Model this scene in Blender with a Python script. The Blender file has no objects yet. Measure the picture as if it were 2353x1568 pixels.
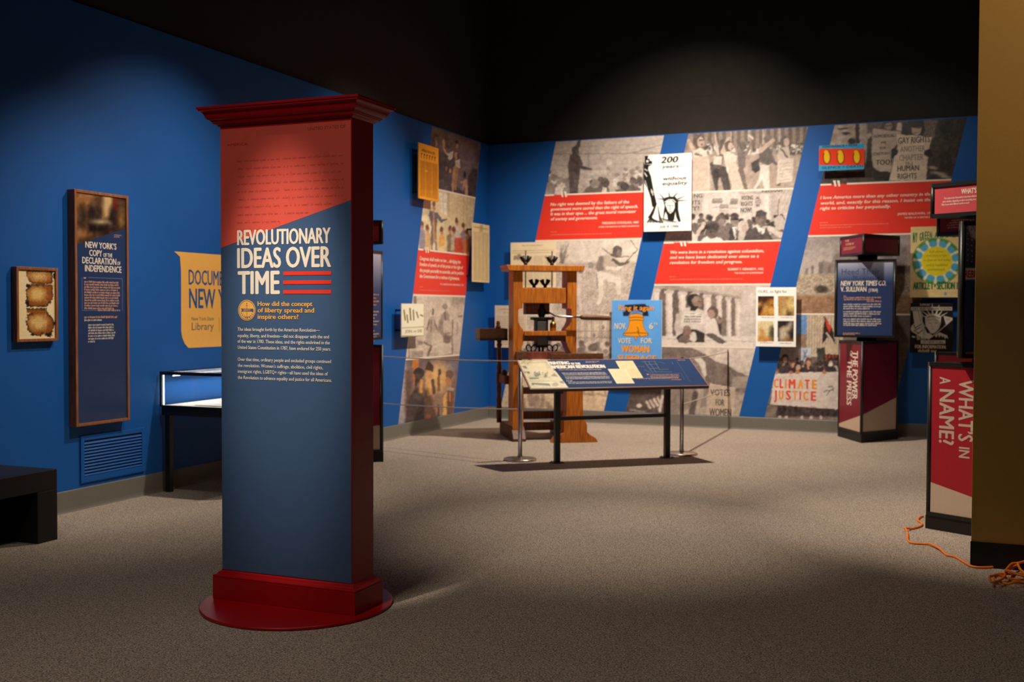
import bpy, math, random
import numpy as np
from mathutils import Matrix, Vector

random.seed(7)
sc = bpy.context.scene
col = sc.collection
PI = math.pi

# ------------------------------------------------------------------ camera
FPX, PITCH, YAW, ROLL = 2516.93, .02908, .39399, .00316
IW, IH = 2353, 1568
EYE = np.array([0., 0., 1.5])
_sy, _cy, _sp, _cp = math.sin(YAW), math.cos(YAW), math.sin(PITCH), math.cos(PITCH)
FWD = np.array([-_sy*_cp, _cy*_cp, -_sp])
_rt = np.array([_cy, _sy, 0.])
_up = np.cross(_rt, FWD)
RGT = math.cos(ROLL)*_rt + math.sin(ROLL)*_up
UPV = -math.sin(ROLL)*_rt + math.cos(ROLL)*_up
cam = bpy.data.cameras.new('camera')
cam.sensor_width = 36; cam.sensor_fit = 'HORIZONTAL'
cam.lens = FPX/IW*36
cam.clip_start = .05; cam.clip_end = 100
cam.dof.use_dof = True; cam.dof.focus_distance = 5.05; cam.dof.aperture_fstop = 3.4
cam_o = bpy.data.objects.new('camera', cam); col.objects.link(cam_o)
cam_o.matrix_world = Matrix(((RGT[0], UPV[0], -FWD[0], EYE[0]), (RGT[1], UPV[1], -FWD[1], EYE[1]),
                             (RGT[2], UPV[2], -FWD[2], EYE[2]), (0, 0, 0, 1)))
sc.camera = cam_o

# ------------------------------------------------------------------ exposure, world, gallery spotlights and added fill lamps
vs = sc.view_settings
vs.view_transform = 'Standard'; vs.look = 'None'; vs.gamma = 1; vs.exposure = 0
vs.use_curve_mapping = False
w = bpy.data.worlds.new('dark_gallery'); sc.world = w; w.use_nodes = True
w.node_tree.nodes['Background'].inputs[0].default_value = (1, .85, .7, 1)
w.node_tree.nodes['Background'].inputs[1].default_value = .0035

def spot(name, loc, at, power, angle, blend, radius=.05, colr=(1, .86, .70)):
    l = bpy.data.lights.new(name, 'SPOT'); l.energy = power; l.spot_size = math.radians(angle)
    l.spot_blend = blend; l.shadow_soft_size = radius; l.color = colr
    o = bpy.data.objects.new(name, l); col.objects.link(o); o.location = loc
    o.rotation_euler = (Vector(at)-Vector(loc)).to_track_quat('-Z', 'Y').to_euler()
    return o

WARM = (1, .87, .72)
# flood over the printing press that washes the far corner
spot('spot_press', (-2.85, 11.3, 5.0), (-3.3, 12.0, 0), 1050, 124, 1, .06, WARM)
# wall washers for the murals, the last added to brighten the right strip
spot('spot_mural', (-2.9, 11.0, 5.0), (-3.2, 13.76, 2.7), 370, 80, 1, .06, WARM)
spot('spot_mural', (-4.4, 11.2, 5.0), (-5.6, 13.3, 1.2), 160, 70, 1, .08, WARM)
spot('spot_mural', (-1.1, 11.0, 5.0), (-1.0, 13.76, 2.3), 120, 72, 1, .08, WARM)
# left wall
spot('spot_left_wall', (-3.7, 7.8, 4.7), (-6.07, 6.9, .9), 480, 64, 1, .06, WARM)
spot('fill_spot_frames', (-3.0, 6.0, 4.6), (-6.07, 6.1, 1.35), 260, 42, 1, .05, WARM)  # accent lamp added to brighten the two framed panels
spot('spot_left_wall', (-3.2, 9.8, 4.7), (-6.07, 10.4, 2.1), 320, 58, 1, .06, WARM)
# column graphic
spot('spot_column', (-3.12, 3.08, 4.9), (-3.13, 4.59, 1.42), 1100, 14.6, 1, .05, WARM)
# carpet pool in front of the reading rail and the sign kiosk
spot('spot_floor', (-2.2, 8.0, 5.0), (-2.15, 7.0, 0), 450, 38, 1, .06, WARM)
spot('spot_kiosk', (-2.1, 6.95, 4.9), (-.15, 8.05, .95), 800, 42, 1, .05, WARM)
# partition, then a weak fill lamp added over the foreground
spot('spot_partition', (1.3, 4.6, 4.6), (.5, 6.93, 3.5), 165, 52, .3, .04, (1, .78, .5))
spot('fill_spot_foreground', (-3.0, 1.2, 5.0), (-2.1, 3.7, 0), 250, 100, 1, .45, WARM)

# ------------------------------------------------------------------ helpers: planes and picking
def px2ray(x, y): return FWD + RGT*(x-IW/2)/FPX - UPV*(y-IH/2)/FPX
def to_px(P):
    P = np.asarray(P, float)-EYE; d = P@FWD
    return IW/2+FPX*(P@RGT)/d, IH/2-FPX*(P@UPV)/d
class Plane:
    """a flat surface with its own (u, v) frame in metres; finds where a line of sight meets it"""
    def __init__(s, O, U, V=(0, 0, 1)):
        s.O = np.array(O, float); s.U = np.array(U, float); s.U /= np.linalg.norm(s.U)
        s.V = np.array(V, float); s.V /= np.linalg.norm(s.V); s.N = np.cross(s.U, s.V)
    def at(s, x, y):
        d = px2ray(x, y); t = ((s.O-EYE)@s.N)/(d@s.N); q = EYE+d*t-s.O
        return float(q@s.U), float(q@s.V)
    def W(s, u, v, o=0.): return s.O+s.U*u+s.V*v+s.N*o
    def u_at(s, x, v):
        a, b = -1., 1.
        u = s.at(x, IH/2)[0]
        for _ in range(8):
            f0 = to_px(s.W(u, v))[0]-x; f1 = to_px(s.W(u+.01, v))[0]-x
            u -= f0*.01/(f1-f0)
        return u
FLOOR = Plane((0, 0, 0), (1, 0, 0), (0, 1, 0))
def floor_at(x, y, z=0):
    d = px2ray(x, y); t = (z-1.5)/d[2]; return EYE+d*t
XL, YB, HB = -6.0703, 13.7618, 3.743
WBACK = Plane((0, YB, 0), (1, 0, 0))
WLEFT = Plane((XL, 0, 0), (0, 1, 0))

# ------------------------------------------------------------------ helpers: materials
def lin(c):
    out = []
    for v in c[:3]:
        v = v/255; out.append(v/12.92 if v <= .04045 else ((v+.055)/1.055)**2.4)
    return tuple(out)+(1.,)
def mat(name, c, rough=.6, metal=0., var=.06, scale=30., bump=0., spec=.4, coat=0., stretch=(1, 1, 1), c2=None, emit=0):
    m = bpy.data.materials.new(name); m.use_nodes = True
    n = m.node_tree.nodes; L = m.node_tree.links; b = n['Principled BSDF']
    b.inputs['Roughness'].default_value = rough; b.inputs['Metallic'].default_value = metal
    b.inputs['Specular IOR Level'].default_value = spec; b.inputs['Coat Weight'].default_value = coat
    b.inputs['Coat Roughness'].default_value = .25
    tc = n.new('ShaderNodeTexCoord'); mp = n.new('ShaderNodeMapping'); mp.inputs['Scale'].default_value = stretch
    nz = n.new('ShaderNodeTexNoise'); nz.inputs['Scale'].default_value = scale; nz.inputs['Detail'].default_value = 4
    L.new(tc.outputs['Object'], mp.inputs[0]); L.new(mp.outputs[0], nz.inputs['Vector'])
    cr = n.new('ShaderNodeValToRGB'); L.new(nz.outputs[0], cr.inputs[0])
    a = lin(c); d = lin(c2) if c2 else None
    e = cr.color_ramp.elements; e[0].position = .3; e[1].position = .7
    e[0].color = tuple(max(0, v*(1-var)) for v in a[:3])+(1,) if not d else a
    e[1].color = tuple(min(1, v*(1+var)) for v in a[:3])+(1,) if not d else d
    L.new(cr.outputs[0], b.inputs['Base Color'])
    if emit:
        b.inputs['Emission Color'].default_value = a; b.inputs['Emission Strength'].default_value = emit
    if bump:
        bp = n.new('ShaderNodeBump'); bp.inputs['Strength'].default_value = bump; bp.inputs['Distance'].default_value = .01
        L.new(nz.outputs[0], bp.inputs['Height']); L.new(bp.outputs[0], b.inputs['Normal'])
    return m
def wood(name, c, c2, rough=.45, stretch=(1, 1, 12), scale=6):
    m = mat(name, c, rough, 0, 0, scale, .05, .4, 0, tuple(12/s for s in stretch), c2); return m
def print_mat(name, rough=.5, spec=.35, coat=0.):
    m = bpy.data.materials.new(name); m.use_nodes = True
    n = m.node_tree.nodes; L = m.node_tree.links; b = n['Principled BSDF']
    at = n.new('ShaderNodeAttribute'); at.attribute_name = 'Col'
    L.new(at.outputs['Color'], b.inputs['Base Color'])
    b.inputs['Roughness'].default_value = rough; b.inputs['Specular IOR Level'].default_value = spec
    b.inputs['Coat Weight'].default_value = coat; b.inputs['Coat Roughness'].default_value = .3
    return m

# ------------------------------------------------------------------ helpers: objects
def tag(o, label=None, cat=None, group=None, kind=None):
    if label: o['label'] = label
    if cat: o['category'] = cat
    if group: o['group'] = group
    if kind or cat: o['kind'] = kind or 'thing'
    return o
def thing(name, label, cat, loc=(0, 0, 0), group=None):
    o = bpy.data.objects.new(name, None); col.objects.link(o); o.empty_display_size = .1
    o.location = tuple(float(v) for v in loc)
    return tag(o, label, cat, group)
def world_loc(o):
    v = np.zeros(3)
    while o is not None:
        v += np.array(o.location); o = o.parent
    return v
class MB:
    """collects vertices and faces in world coordinates; build() links them as one mesh object"""
    def __init__(s): s.v = []; s.f = []; s.m = []; s.sm = []; s.ln = []
    def add(s, vs, fs, mi=0, smooth=False):
        k = len(s.v); s.v += [tuple(float(c) for c in p) for p in vs]
        for f in fs: s.f.append([k+i for i in f]); s.m.append(mi); s.sm.append(smooth)
        return s
    def box(s, a, b, mi=0):
        x0, y0, z0 = a; x1, y1, z1 = b
        return s.hexa([(x0, y0, z0), (x1, y0, z0), (x1, y1, z0), (x0, y1, z0), (x0, y0, z1), (x1, y0, z1), (x1, y1, z1), (x0, y1, z1)], mi)
    def hexa(s, p, mi=0):
        return s.add(p, [(3, 2, 1, 0), (4, 5, 6, 7), (0, 1, 5, 4), (1, 2, 6, 5), (2, 3, 7, 6), (3, 0, 4, 7)], mi)
    def obox(s, O, U, V, N, mi=0):
        """box from a corner and three edge vectors"""
        O, U, V, N = [np.array(q, float) for q in (O, U, V, N)]
        return s.hexa([O, O+U, O+U+V, O+V, O+N, O+U+N, O+U+V+N, O+V+N], mi)
    def prism(s, pts, d, mi=0, smooth=False):
        """extrude a 3D polygon along vector d"""
        n = len(pts); P = [np.array(p, float) for p in pts]; d = np.array(d, float)
        fs = [tuple(range(n-1, -1, -1)), tuple(range(n, 2*n))]
        s.add(P+[p+d for p in P], fs, mi)
        k = len(s.v)-2*n
        for i in range(n):
            j = (i+1) % n; s.f.append([k+i, k+j, k+n+j, k+n+i]); s.m.append(mi); s.sm.append(smooth)
        return s
    def tube(s, pts, r, seg=8, mi=0, cap=True):
        P = [np.array(p, float) for p in pts]; n = len(P)
        R = r if hasattr(r, '__len__') else [r]*n
        vs = []; last = None
        for i in range(n):
            t = P[min(i+1, n-1)]-P[max(i-1, 0)]; t /= np.linalg.norm(t)+1e-12
            ref = last if last is not None else (np.array([0, 0, 1.]) if abs(t[2]) < .9 else np.array([1., 0, 0]))
            a = ref-t*(ref@t); a /= np.linalg.norm(a)+1e-12; last = a; b = np.cross(t, a)
            for k in range(seg):
                g = 2*PI*k/seg; vs.append(P[i]+R[i]*(math.cos(g)*a+math.sin(g)*b))
        fs = []
        for i in range(n-1):
            for k in range(seg):
                j = (k+1) % seg; fs.append((i*seg+k, i*seg+j, (i+1)*seg+j, (i+1)*seg+k))
        s.add(vs, fs, mi, True)
        if cap:
            k = len(s.v)-n*seg
            s.f.append([k+i for i in range(seg-1, -1, -1)]); s.m.append(mi); s.sm.append(False)
            s.f.append([k+(n-1)*seg+i for i in range(seg)]); s.m.append(mi); s.sm.append(False)
        return s
    def lathe(s, c, prof, seg=24, mi=0, axis=None):
        c = np.array(c, float); a = np.array((0, 0, 1.) if axis is None else axis, float); a /= np.linalg.norm(a)
        p = np.array((1., 0, 0)) if abs(a[0]) < .9 else np.array((0, 1., 0)); p -= a*(a@p); p /= np.linalg.norm(p); q = np.cross(a, p)
        vs = []; n = len(prof)
        for r, h in prof:
            for k in range(seg):
                g = 2*PI*k/seg; vs.append(c+a*h+r*(math.cos(g)*p+math.sin(g)*q))
        fs = []
        for i in range(n-1):
            for k in range(seg):
                j = (k+1) % seg; fs.append((i*seg+k, i*seg+j, (i+1)*seg+j, (i+1)*seg+k))
        s.add(vs, fs, mi, True); k = len(s.v)-n*seg
        s.f.append([k+i for i in range(seg-1, -1, -1)]); s.m.append(mi); s.sm.append(False)
        s.f.append([k+(n-1)*seg+i for i in range(seg)]); s.m.append(mi); s.sm.append(False)
        return s
    def ball(s, c, r, seg=12, mi=0):
        pr = [(max(1e-4, r*math.sin(PI*i/8)), -r*math.cos(PI*i/8)) for i in range(9)]
        return s.lathe(c, pr, seg, mi)
    def blocks(s):
        """lines of lettering grouped into paragraphs by the gaps between them"""
        V = np.array(s.v); marks = sorted(s.ln); used = np.zeros(len(V), bool); L_ = []
        for a, b in marks: L_.append(np.arange(a, b)); used[a:b] = True
        if (~used).any(): L_.append(np.nonzero(~used)[0])
        bb = [(V[i].min(0), V[i].max(0)) for i in L_]; n = len(L_); own = list(range(n))
        for i in range(n):
            for j in range(i):
                gap = np.maximum(0, np.maximum(bb[i][0]-bb[j][1], bb[j][0]-bb[i][1]))
                if np.linalg.norm(gap) < .42*max(bb[i][1][2]-bb[i][0][2], bb[j][1][2]-bb[j][0][2]):
                    a, b = own[i], own[j]; own = [b if o == a else o for o in own]
        lab = np.zeros(len(V), int)
        for i, idx in enumerate(L_): lab[idx] = own[i]
        if len(set(own)) < 2: return [s]
        out = []
        for g in sorted(set(own)):
            q = MB(); new = -np.ones(len(V), int); ids = np.nonzero(lab == g)[0]; new[ids] = np.arange(len(ids)); q.v = [s.v[i] for i in ids]
            for f, m, sm in zip(s.f, s.m, s.sm):
                if lab[f[0]] == g: q.f.append([int(new[i]) for i in f]); q.m.append(m); q.sm.append(sm)
            out.append(q)
        return out
    def build(s, name, mats, parent=None, bevel=0., seg=2):
        if s.ln and name.endswith(('lettering', 'fine_print')):
            bl = s.blocks(); s.ln = []
            if len(bl) > 1: return [q.build(name, mats, parent) for q in bl][0]
        me = bpy.data.meshes.new(name); off = world_loc(parent) if parent else np.zeros(3)
        me.from_pydata([tuple(np.array(p)-off) for p in s.v], [], s.f)
        for m in (mats if isinstance(mats, (list, tuple)) else [mats]): me.materials.append(m)
        me.polygons.foreach_set('material_index', s.m); me.polygons.foreach_set('use_smooth', s.sm)
        me.update()
        o = bpy.data.objects.new(name, me); col.objects.link(o)
        if parent: o.parent = parent
        if bevel:
            b = o.modifiers.new('bevel', 'BEVEL'); b.width = bevel; b.segments = seg; b.limit_method = 'ANGLE'; b.angle_limit = math.radians(50)
        return o

# ------------------------------------------------------------------ helpers: lettering
_cap = None
def text_polys(body, res=2):
    cu = bpy.data.curves.new('t', 'FONT'); cu.body = body; cu.size = 1; cu.resolution_u = res; cu.fill_mode = 'FRONT'
    o = bpy.data.objects.new('t', cu); col.objects.link(o)
    me = bpy.data.meshes.new_from_object(o)
    nv = len(me.vertices); v = np.zeros(nv*3, 'f'); me.vertices.foreach_get('co', v); v = v.reshape(-1, 3)[:, :2].astype(float)
    f = [list(p.vertices) for p in me.polygons]
    bpy.data.meshes.remove(me); bpy.data.objects.remove(o); bpy.data.curves.remove(cu)
    return v, f
def cap_h():
    global _cap
    if _cap is None: v, f = text_polys('H'); _cap = v[:, 1].max()
    return _cap
def add_text(mb, plane, s, u, v, cap, width=None, cond=.62, bold=0., shear=0., align='L', o=.0012, mi=0, rot=0., res=2, vfun=None):
    """set one line of lettering on a plane: baseline start (u, v), cap height, optional exact width"""
    P, F = text_polys(s, res)
    if len(P) == 0: return
    k = cap/cap_h(); P = P*k
    x0, x1 = P[:, 0].min(), P[:, 0].max(); P[:, 0] -= x0; wd = x1-x0
    sx = (width-cap*bold*.6)/wd if width else cond
    P[:, 0] *= sx; P[:, 0] += P[:, 1]*shear
    tot = wd*sx+cap*bold*.6
    if align == 'C': P[:, 0] -= tot/2
    if align == 'R': P[:, 0] -= tot
    bold *= .6; k0 = len(mb.v)
    copies = [(0, 0)] if not bold else [(cap*bold*t, cap*bold*.25*q) for t, q in ((0, 0), (.5, 1), (1, 0), (.5, -1))]
    for i, (dx, dy) in enumerate(copies):
        Q = P+np.array([dx, dy])
        if rot:
            c, sn = math.cos(rot), math.sin(rot); Q = np.stack([Q[:, 0]*c-Q[:, 1]*sn, Q[:, 0]*sn+Q[:, 1]*c], 1)
        mb.add([plane.W(u+a, v+b, o+i*.00003) for a, b in Q], F, mi)
    mb.ln.append((k0, len(mb.v)))
def px_text(mb, plane, s, x, y, capy, xr=None, **k):
    """same, with the start, the cap height and the right end read off the photograph"""
    u, v = plane.at(x, y); cap = abs(plane.at(x, y-capy)[1]-v)
    wd = abs(plane.u_at(xr, v)-u) if xr else None
    add_text(mb, plane, s, u, v, cap, wd, **k)
def greek(mb, plane, u, v, wd, xh, o=.0012, mi=0, rnd=random, word=(2, 8), fill=.55, shear=0.):
    """one line of fine print too small to read: rows of letter-sized strokes"""
    x = 0.; st = xh*.62; k0 = len(mb.v)
    while x < wd-st:
        for _ in range(rnd.randint(*word)):
            if x > wd-st: break
            h = xh*(1.45 if rnd.random() < .25 else 1.); b = -xh*.35 if rnd.random() < .1 else 0.
            mb.add([plane.W(u+x+shear*b, v+b, o), plane.W(u+x+st*fill+shear*b, v+b, o), plane.W(u+x+st*fill+shear*h, v+h, o), plane.W(u+x+shear*h, v+h, o)], [(0, 1, 2, 3)], mi)
            if rnd.random() < .5:
                mb.add([plane.W(u+x, v+xh*.8, o), plane.W(u+x+st, v+xh*.8, o), plane.W(u+x+st, v+xh, o), plane.W(u+x, v+xh, o)], [(0, 1, 2, 3)], mi)
            x += st
        x += st*.9
    if len(mb.v) > k0: mb.ln.append((k0, len(mb.v)))
def px_greek(mb, plane, x, y, xr, xhy, **k):
    u, v = plane.at(x, y); xh = abs(plane.at(x, y-xhy)[1]-v)
    greek(mb, plane, u, v, abs(plane.u_at(xr, v)-u), xh, **k)
def rect(mb, plane, u0, v0, u1, v1, o=.001, mi=0):
    mb.add([plane.W(u0, v0, o), plane.W(u1, v0, o), plane.W(u1, v1, o), plane.W(u0, v1, o)], [(0, 1, 2, 3)], mi)
def px_poly(mb, plane, pts, o=.001, mi=0):
    mb.add([plane.W(*plane.at(x, y), o) for x, y in pts], [tuple(range(len(pts)))], mi)

# ------------------------------------------------------------------ helpers: printed pictures (colour per grid point)
def _hash(i, j, seed):
    h = np.sin(i*127.1+j*311.7+seed*74.7)*43758.5453
    return h-np.floor(h)
def vnoise(x, y, seed=0):
    i, j = np.floor(x), np.floor(y); a, b = x-i, y-j; a = a*a*(3-2*a); b = b*b*(3-2*b)
    return (_hash(i, j, seed)*(1-a)+_hash(i+1, j, seed)*a)*(1-b)+(_hash(i, j+1, seed)*(1-a)+_hash(i+1, j+1, seed)*a)*b
class Paint:
    def __init__(s, X, Y, base):
        s.X0, s.Y0 = X, Y; s.X, s.Y = X, Y; s.C = np.tile(np.array(base, float), (len(X), 1)); s.k = 1.
    def view(s, ox, oy, k): s.X = (s.X0-ox)*k; s.Y = (s.Y0-oy)*k; s.k = k; return s
    def _mix(s, d, c, soft, a):
        m = np.clip(.5-d/max(soft, 1e-6), 0, 1)*a; s.C = s.C*(1-m[:, None])+np.array(c, float)*m[:, None]; return s
    def ell(s, x, y, rx, ry, c, rot=0., soft=None, a=1.):
        dx, dy = s.X-x, s.Y-y
        if rot: q = math.radians(rot); dx, dy = dx*math.cos(q)+dy*math.sin(q), -dx*math.sin(q)+dy*math.cos(q)
        d = (np.sqrt((dx/rx)**2+(dy/ry)**2)-1)*min(rx, ry); return s._mix(d, c, soft or 1.6*s.k, a)
    def poly(s, pts, c, soft=None, a=1.):
        P = np.array(pts, float); n = len(P); d = np.full(len(s.X), 1e18); ins = np.zeros(len(s.X), bool)
        for i in range(n):
            x0, y0 = P[i]; x1, y1 = P[(i+1) % n]; ex, ey = x1-x0, y1-y0
            t = np.clip(((s.X-x0)*ex+(s.Y-y0)*ey)/(ex*ex+ey*ey+1e-9), 0, 1)
            d = np.minimum(d, (s.X-x0-t*ex)**2+(s.Y-y0-t*ey)**2)
            if y0 != y1:
                ins ^= ((y0 > s.Y) != (y1 > s.Y)) & (s.X < (x1-x0)*(s.Y-y0)/(y1-y0)+x0)
        d = np.sqrt(d); return s._mix(np.where(ins, -d, d), c, soft or 1.6*s.k, a)
    def rect(s, x0, y0, x1, y1, c, soft=None, a=1.): return s.poly([(x0, y0), (x1, y0), (x1, y1), (x0, y1)], c, soft, a)
    def line(s, pts, w, c, soft=None, a=1.):
        d = np.full(len(s.X), 1e9); W = w if hasattr(w, '__len__') else [w]*len(pts)
        for i in range(len(pts)-1):
            x0, y0 = pts[i]; x1, y1 = pts[i+1]; ex, ey = x1-x0, y1-y0
            t = np.clip(((s.X-x0)*ex+(s.Y-y0)*ey)/(ex*ex+ey*ey+1e-9), 0, 1)
            d = np.minimum(d, np.hypot(s.X-x0-t*ex, s.Y-y0-t*ey)-(W[i]+(W[i+1]-W[i])*t)/2)
        return s._mix(d, c, soft or 1.6*s.k, a)
    def noise(s, sx, sy, amp, seed=0, mask=None):
        n = (vnoise(s.X/sx, s.Y/sy, seed)*.65+vnoise(s.X/sx*2.3, s.Y/sy*2.3, seed+9)*.35-.5)*2*amp
        if mask is not None:
            x0, y0, x1, y1 = mask; n = n*np.clip((s.X-x0)/12, 0, 1)*np.clip((x1-s.X)/12, 0, 1)*np.clip((s.Y-y0)/12, 0, 1)*np.clip((y1-s.Y)/12, 0, 1)
        s.C = np.clip(s.C+n[:, None], 0, 255); return s
    def grad(s, p0, p1, c0, c1):
        ex, ey = p1[0]-p0[0], p1[1]-p0[1]; t = np.clip(((s.X-p0[0])*ex+(s.Y-p0[1])*ey)/(ex*ex+ey*ey), 0, 1)[:, None]
        s.C = np.array(c0, float)*(1-t)+np.array(c1, float)*t; return s
    def crowd(s, x0, x1, y0, y1, r, n, seed, tones=((70, 62, 60), (120, 110, 104), (190, 178, 168), (225, 214, 204))):
        g = random.Random(seed); pts = sorted([(g.uniform(y0, y1), g.uniform(x0, x1)) for _ in range(n)])
        for y, x in pts:
            q = r*g.uniform(.8, 1.2); c = g.choice(tones); h = g.choice(tones[:2]); fc = g.choice(tones[1:3])
            s.poly([(x-q*1.5, y+q*3.4), (x-q*1.2, y+q*1.2), (x, y+q*.7), (x+q*1.2, y+q*1.2), (x+q*1.5, y+q*3.4)], c)
            s.ell(x, y, q*.75, q, fc); s.ell(x, y-q*.45, q*.8, q*.65, h)
        return s
PRINT = print_mat('printed_vinyl', .42, .4)
PRINT_GLOSS = print_mat('printed_gloss_board', .3, .5)
PRINT_PAPER = print_mat('printed_paper', .75, .2)
def picture(name, parent, plane, quad, fn, base=(200, 188, 178), step=.012, o=.001, m=None, aspect=1.):
    """a flat print: quad = its four corners on the plane (TL, TR, BR, BL), coloured point by point by fn"""
    TL, TR, BR, BL = [np.array(q, float) for q in quad]
    nu = max(2, int(max(np.linalg.norm(TR-TL), np.linalg.norm(BR-BL))/(step*aspect))+1); nv = max(2, int(max(np.linalg.norm(BL-TL), np.linalg.norm(BR-TR))/step)+1)
    a = np.linspace(0, 1, nu)[None, :, None]; b = np.linspace(0, 1, nv)[:, None, None]
    uv = ((TL*(1-a)+TR*a)*(1-b)+(BL*(1-a)+BR*a)*b).reshape(-1, 2)
    W = plane.O+uv[:, :1]*plane.U+uv[:, 1:]*plane.V+plane.N*o
    X, Y = to_px(W); P = Paint(X, Y, base); fn(P)
    C = np.clip(P.C/255, 0, 1); C = np.where(C <= .04045, C/12.92, ((C+.055)/1.055)**2.4)
    me = bpy.data.meshes.new(name); off = world_loc(parent) if parent else 0
    idx = np.arange(nu*nv).reshape(nv, nu)
    F = np.stack([idx[1:, :-1], idx[1:, 1:], idx[:-1, 1:], idx[:-1, :-1]], -1).reshape(-1, 4)
    V = (W-off)
    me.vertices.add(len(V)); me.vertices.foreach_set('co', V.ravel().astype('f'))
    me.loops.add(F.size); me.loops.foreach_set('vertex_index', F.ravel().astype('i'))
    me.polygons.add(len(F)); me.polygons.foreach_set('loop_start', (np.arange(len(F))*4).astype('i'))
    try: me.polygons.foreach_set('loop_total', np.full(len(F), 4, 'i'))
    except Exception: pass
    me.update(calc_edges=True); me.validate()
    at = me.color_attributes.new('Col', 'FLOAT_COLOR', 'POINT')
    at.data.foreach_set('color', np.concatenate([C, np.ones((len(C), 1))], 1).ravel().astype('f'))
    me.materials.append(m or PRINT)
    ob = bpy.data.objects.new(name, me); col.objects.link(ob)
    if parent: ob.parent = parent
    return ob
def quad_px(plane, pts): return [plane.at(*p) for p in pts]

# ================================================================== materials
M = {}
M['blue'] = mat('blue_wall_paint', (12, 89, 170), .55, var=.03, scale=60, bump=.03, spec=.35)
M['black_wall'] = mat('black_wall_paint', (30, 27, 25), .8, var=.1, scale=20)
M['base'] = mat('grey_vinyl_base', (120, 116, 108), .5, var=.04)
M['black_base'] = mat('black_vinyl_base', (24, 20, 20), .5)
M['tan'] = mat('tan_wall_paint', (176, 136, 62), .6, var=.03, scale=80, bump=.03)
M['red'] = mat('red_gloss_paint', (172, 8, 16), .38, var=.04, scale=50, bump=.02, spec=.35)
M['navy'] = mat('navy_print', (66, 92, 130), .38, var=.02, spec=.4)
M['coral'] = mat('coral_print', (216, 86, 74), .4, var=.03)
M['red_print'] = mat('red_quote_print', (232, 58, 42), .42, var=.02)
M['cream'] = mat('cream_print', (240, 226, 208), .45, var=.01)
M['white'] = mat('white_print', (246, 240, 232), .45, var=.01)
M['gold'] = mat('gold_print', (240, 178, 84), .45, var=.02)
M['pale_red'] = mat('pale_red_print', (246, 150, 128), .45, var=.02)
M['ink'] = mat('black_ink', (22, 20, 20), .5, var=.05)
M['black_metal'] = mat('black_powder_coat', (26, 27, 26), .4, var=.1, spec=.5)
M['black_laminate'] = mat('black_laminate', (30, 27, 25), .5, var=.1, scale=15)
M['chrome'] = mat('brushed_steel', (190, 182, 172), .28, 1., var=.04)
M['iron'] = mat('dark_iron', (34, 32, 32), .45, .6, var=.2)
M['steel'] = mat('polished_iron_bar', (150, 150, 150), .25, 1., var=.05)
M['glass'] = None
M['frame_wood'] = wood('walnut_frame', (172, 106, 62), (126, 74, 42), .45)
M['oak'] = wood('golden_oak', (222, 132, 40), (164, 86, 22), .42, (1, 1, 10), 5)
M['oak_dark'] = wood('dark_stained_oak', (120, 66, 36), (76, 40, 24), .5, (1, 1, 10), 5)
M['oak_red'] = wood('red_brown_wood', (140, 70, 52), (100, 48, 36), .5, (1, 1, 8), 5)
M['walnut'] = wood('aged_walnut', (124, 82, 50), (82, 52, 34), .5, (10, 1, 1), 5)
M['brass'] = mat('brass', (168, 128, 70), .35, 1.)
M['yellow_vinyl'] = mat('yellow_wall_vinyl', (250, 186, 92), .5, var=.015)
M['vinyl_blue'] = mat('blue_vinyl_letters', (38, 88, 146), .5, var=.02)
M['burgundy'] = mat('burgundy_print', (134, 26, 44), .42, var=.03, spec=.4)
M['crimson'] = mat('crimson_print', (178, 36, 46), .42, var=.03, spec=.4)
M['rose'] = mat('rose_print', (206, 78, 84), .4, var=.02, spec=.4)
M['beige'] = mat('beige_print', (214, 188, 164), .45, var=.02)
M['cord'] = mat('orange_cord_jacket', (255, 132, 36), .45, var=.05)
M['rope'] = mat('grey_barrier_cord', (200, 184, 172), .6, var=.1, scale=200)
M['grey_letters'] = mat('grey_ink_letters', (92, 100, 104), .5, var=.03)
M['copper'] = mat('copper_edge_trim', (196, 128, 100), .4, var=.05)
M['peach'] = mat('peach_print', (238, 176, 138), .5, var=.03)
M['lilac'] = mat('pale_blue_print', (150, 160, 190), .5, var=.03)
g = bpy.data.materials.new('case_glass'); g.use_nodes = True
b = g.node_tree.nodes['Principled BSDF']; b.inputs['Transmission Weight'].default_value = 1; b.inputs['Roughness'].default_value = .02
b.inputs['IOR'].default_value = 1.5; b.inputs['Base Color'].default_value = (.96, .98, 1, 1); M['glass'] = g

# carpet: salt-and-pepper loop pile
c = bpy.data.materials.new('speckled_carpet'); c.use_nodes = True
n = c.node_tree.nodes; L = c.node_tree.links; b = n['Principled BSDF']; b.inputs['Roughness'].default_value = .95; b.inputs['Specular IOR Level'].default_value = .1
tc = n.new('ShaderNodeTexCoord')
n1 = n.new('ShaderNodeTexNoise'); n1.inputs['Scale'].default_value = 130; n1.inputs['Detail'].default_value = 3; n1.inputs['Roughness'].default_value = .7
n2 = n.new('ShaderNodeTexVoronoi'); n2.inputs['Scale'].default_value = 165
n3 = n.new('ShaderNodeTexNoise'); n3.inputs['Scale'].default_value = 1.2; n3.inputs['Detail'].default_value = 3
for q in (n1, n2, n3): L.new(tc.outputs['Object'], q.inputs['Vector'])
r1 = n.new('ShaderNodeValToRGB'); e = r1.color_ramp.elements
e[0].position = .40; e[0].color = lin((48, 41, 36)); e[1].position = .60; e[1].color = lin((240, 220, 200))
L.new(n1.outputs[0], r1.inputs[0])
r2 = n.new('ShaderNodeValToRGB'); e = r2.color_ramp.elements
e[0].position = .15; e[0].color = lin((70, 60, 53)); e[1].position = .8; e[1].color = lin((214, 198, 180))
L.new(n2.outputs['Color'], r2.inputs[0])
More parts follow.
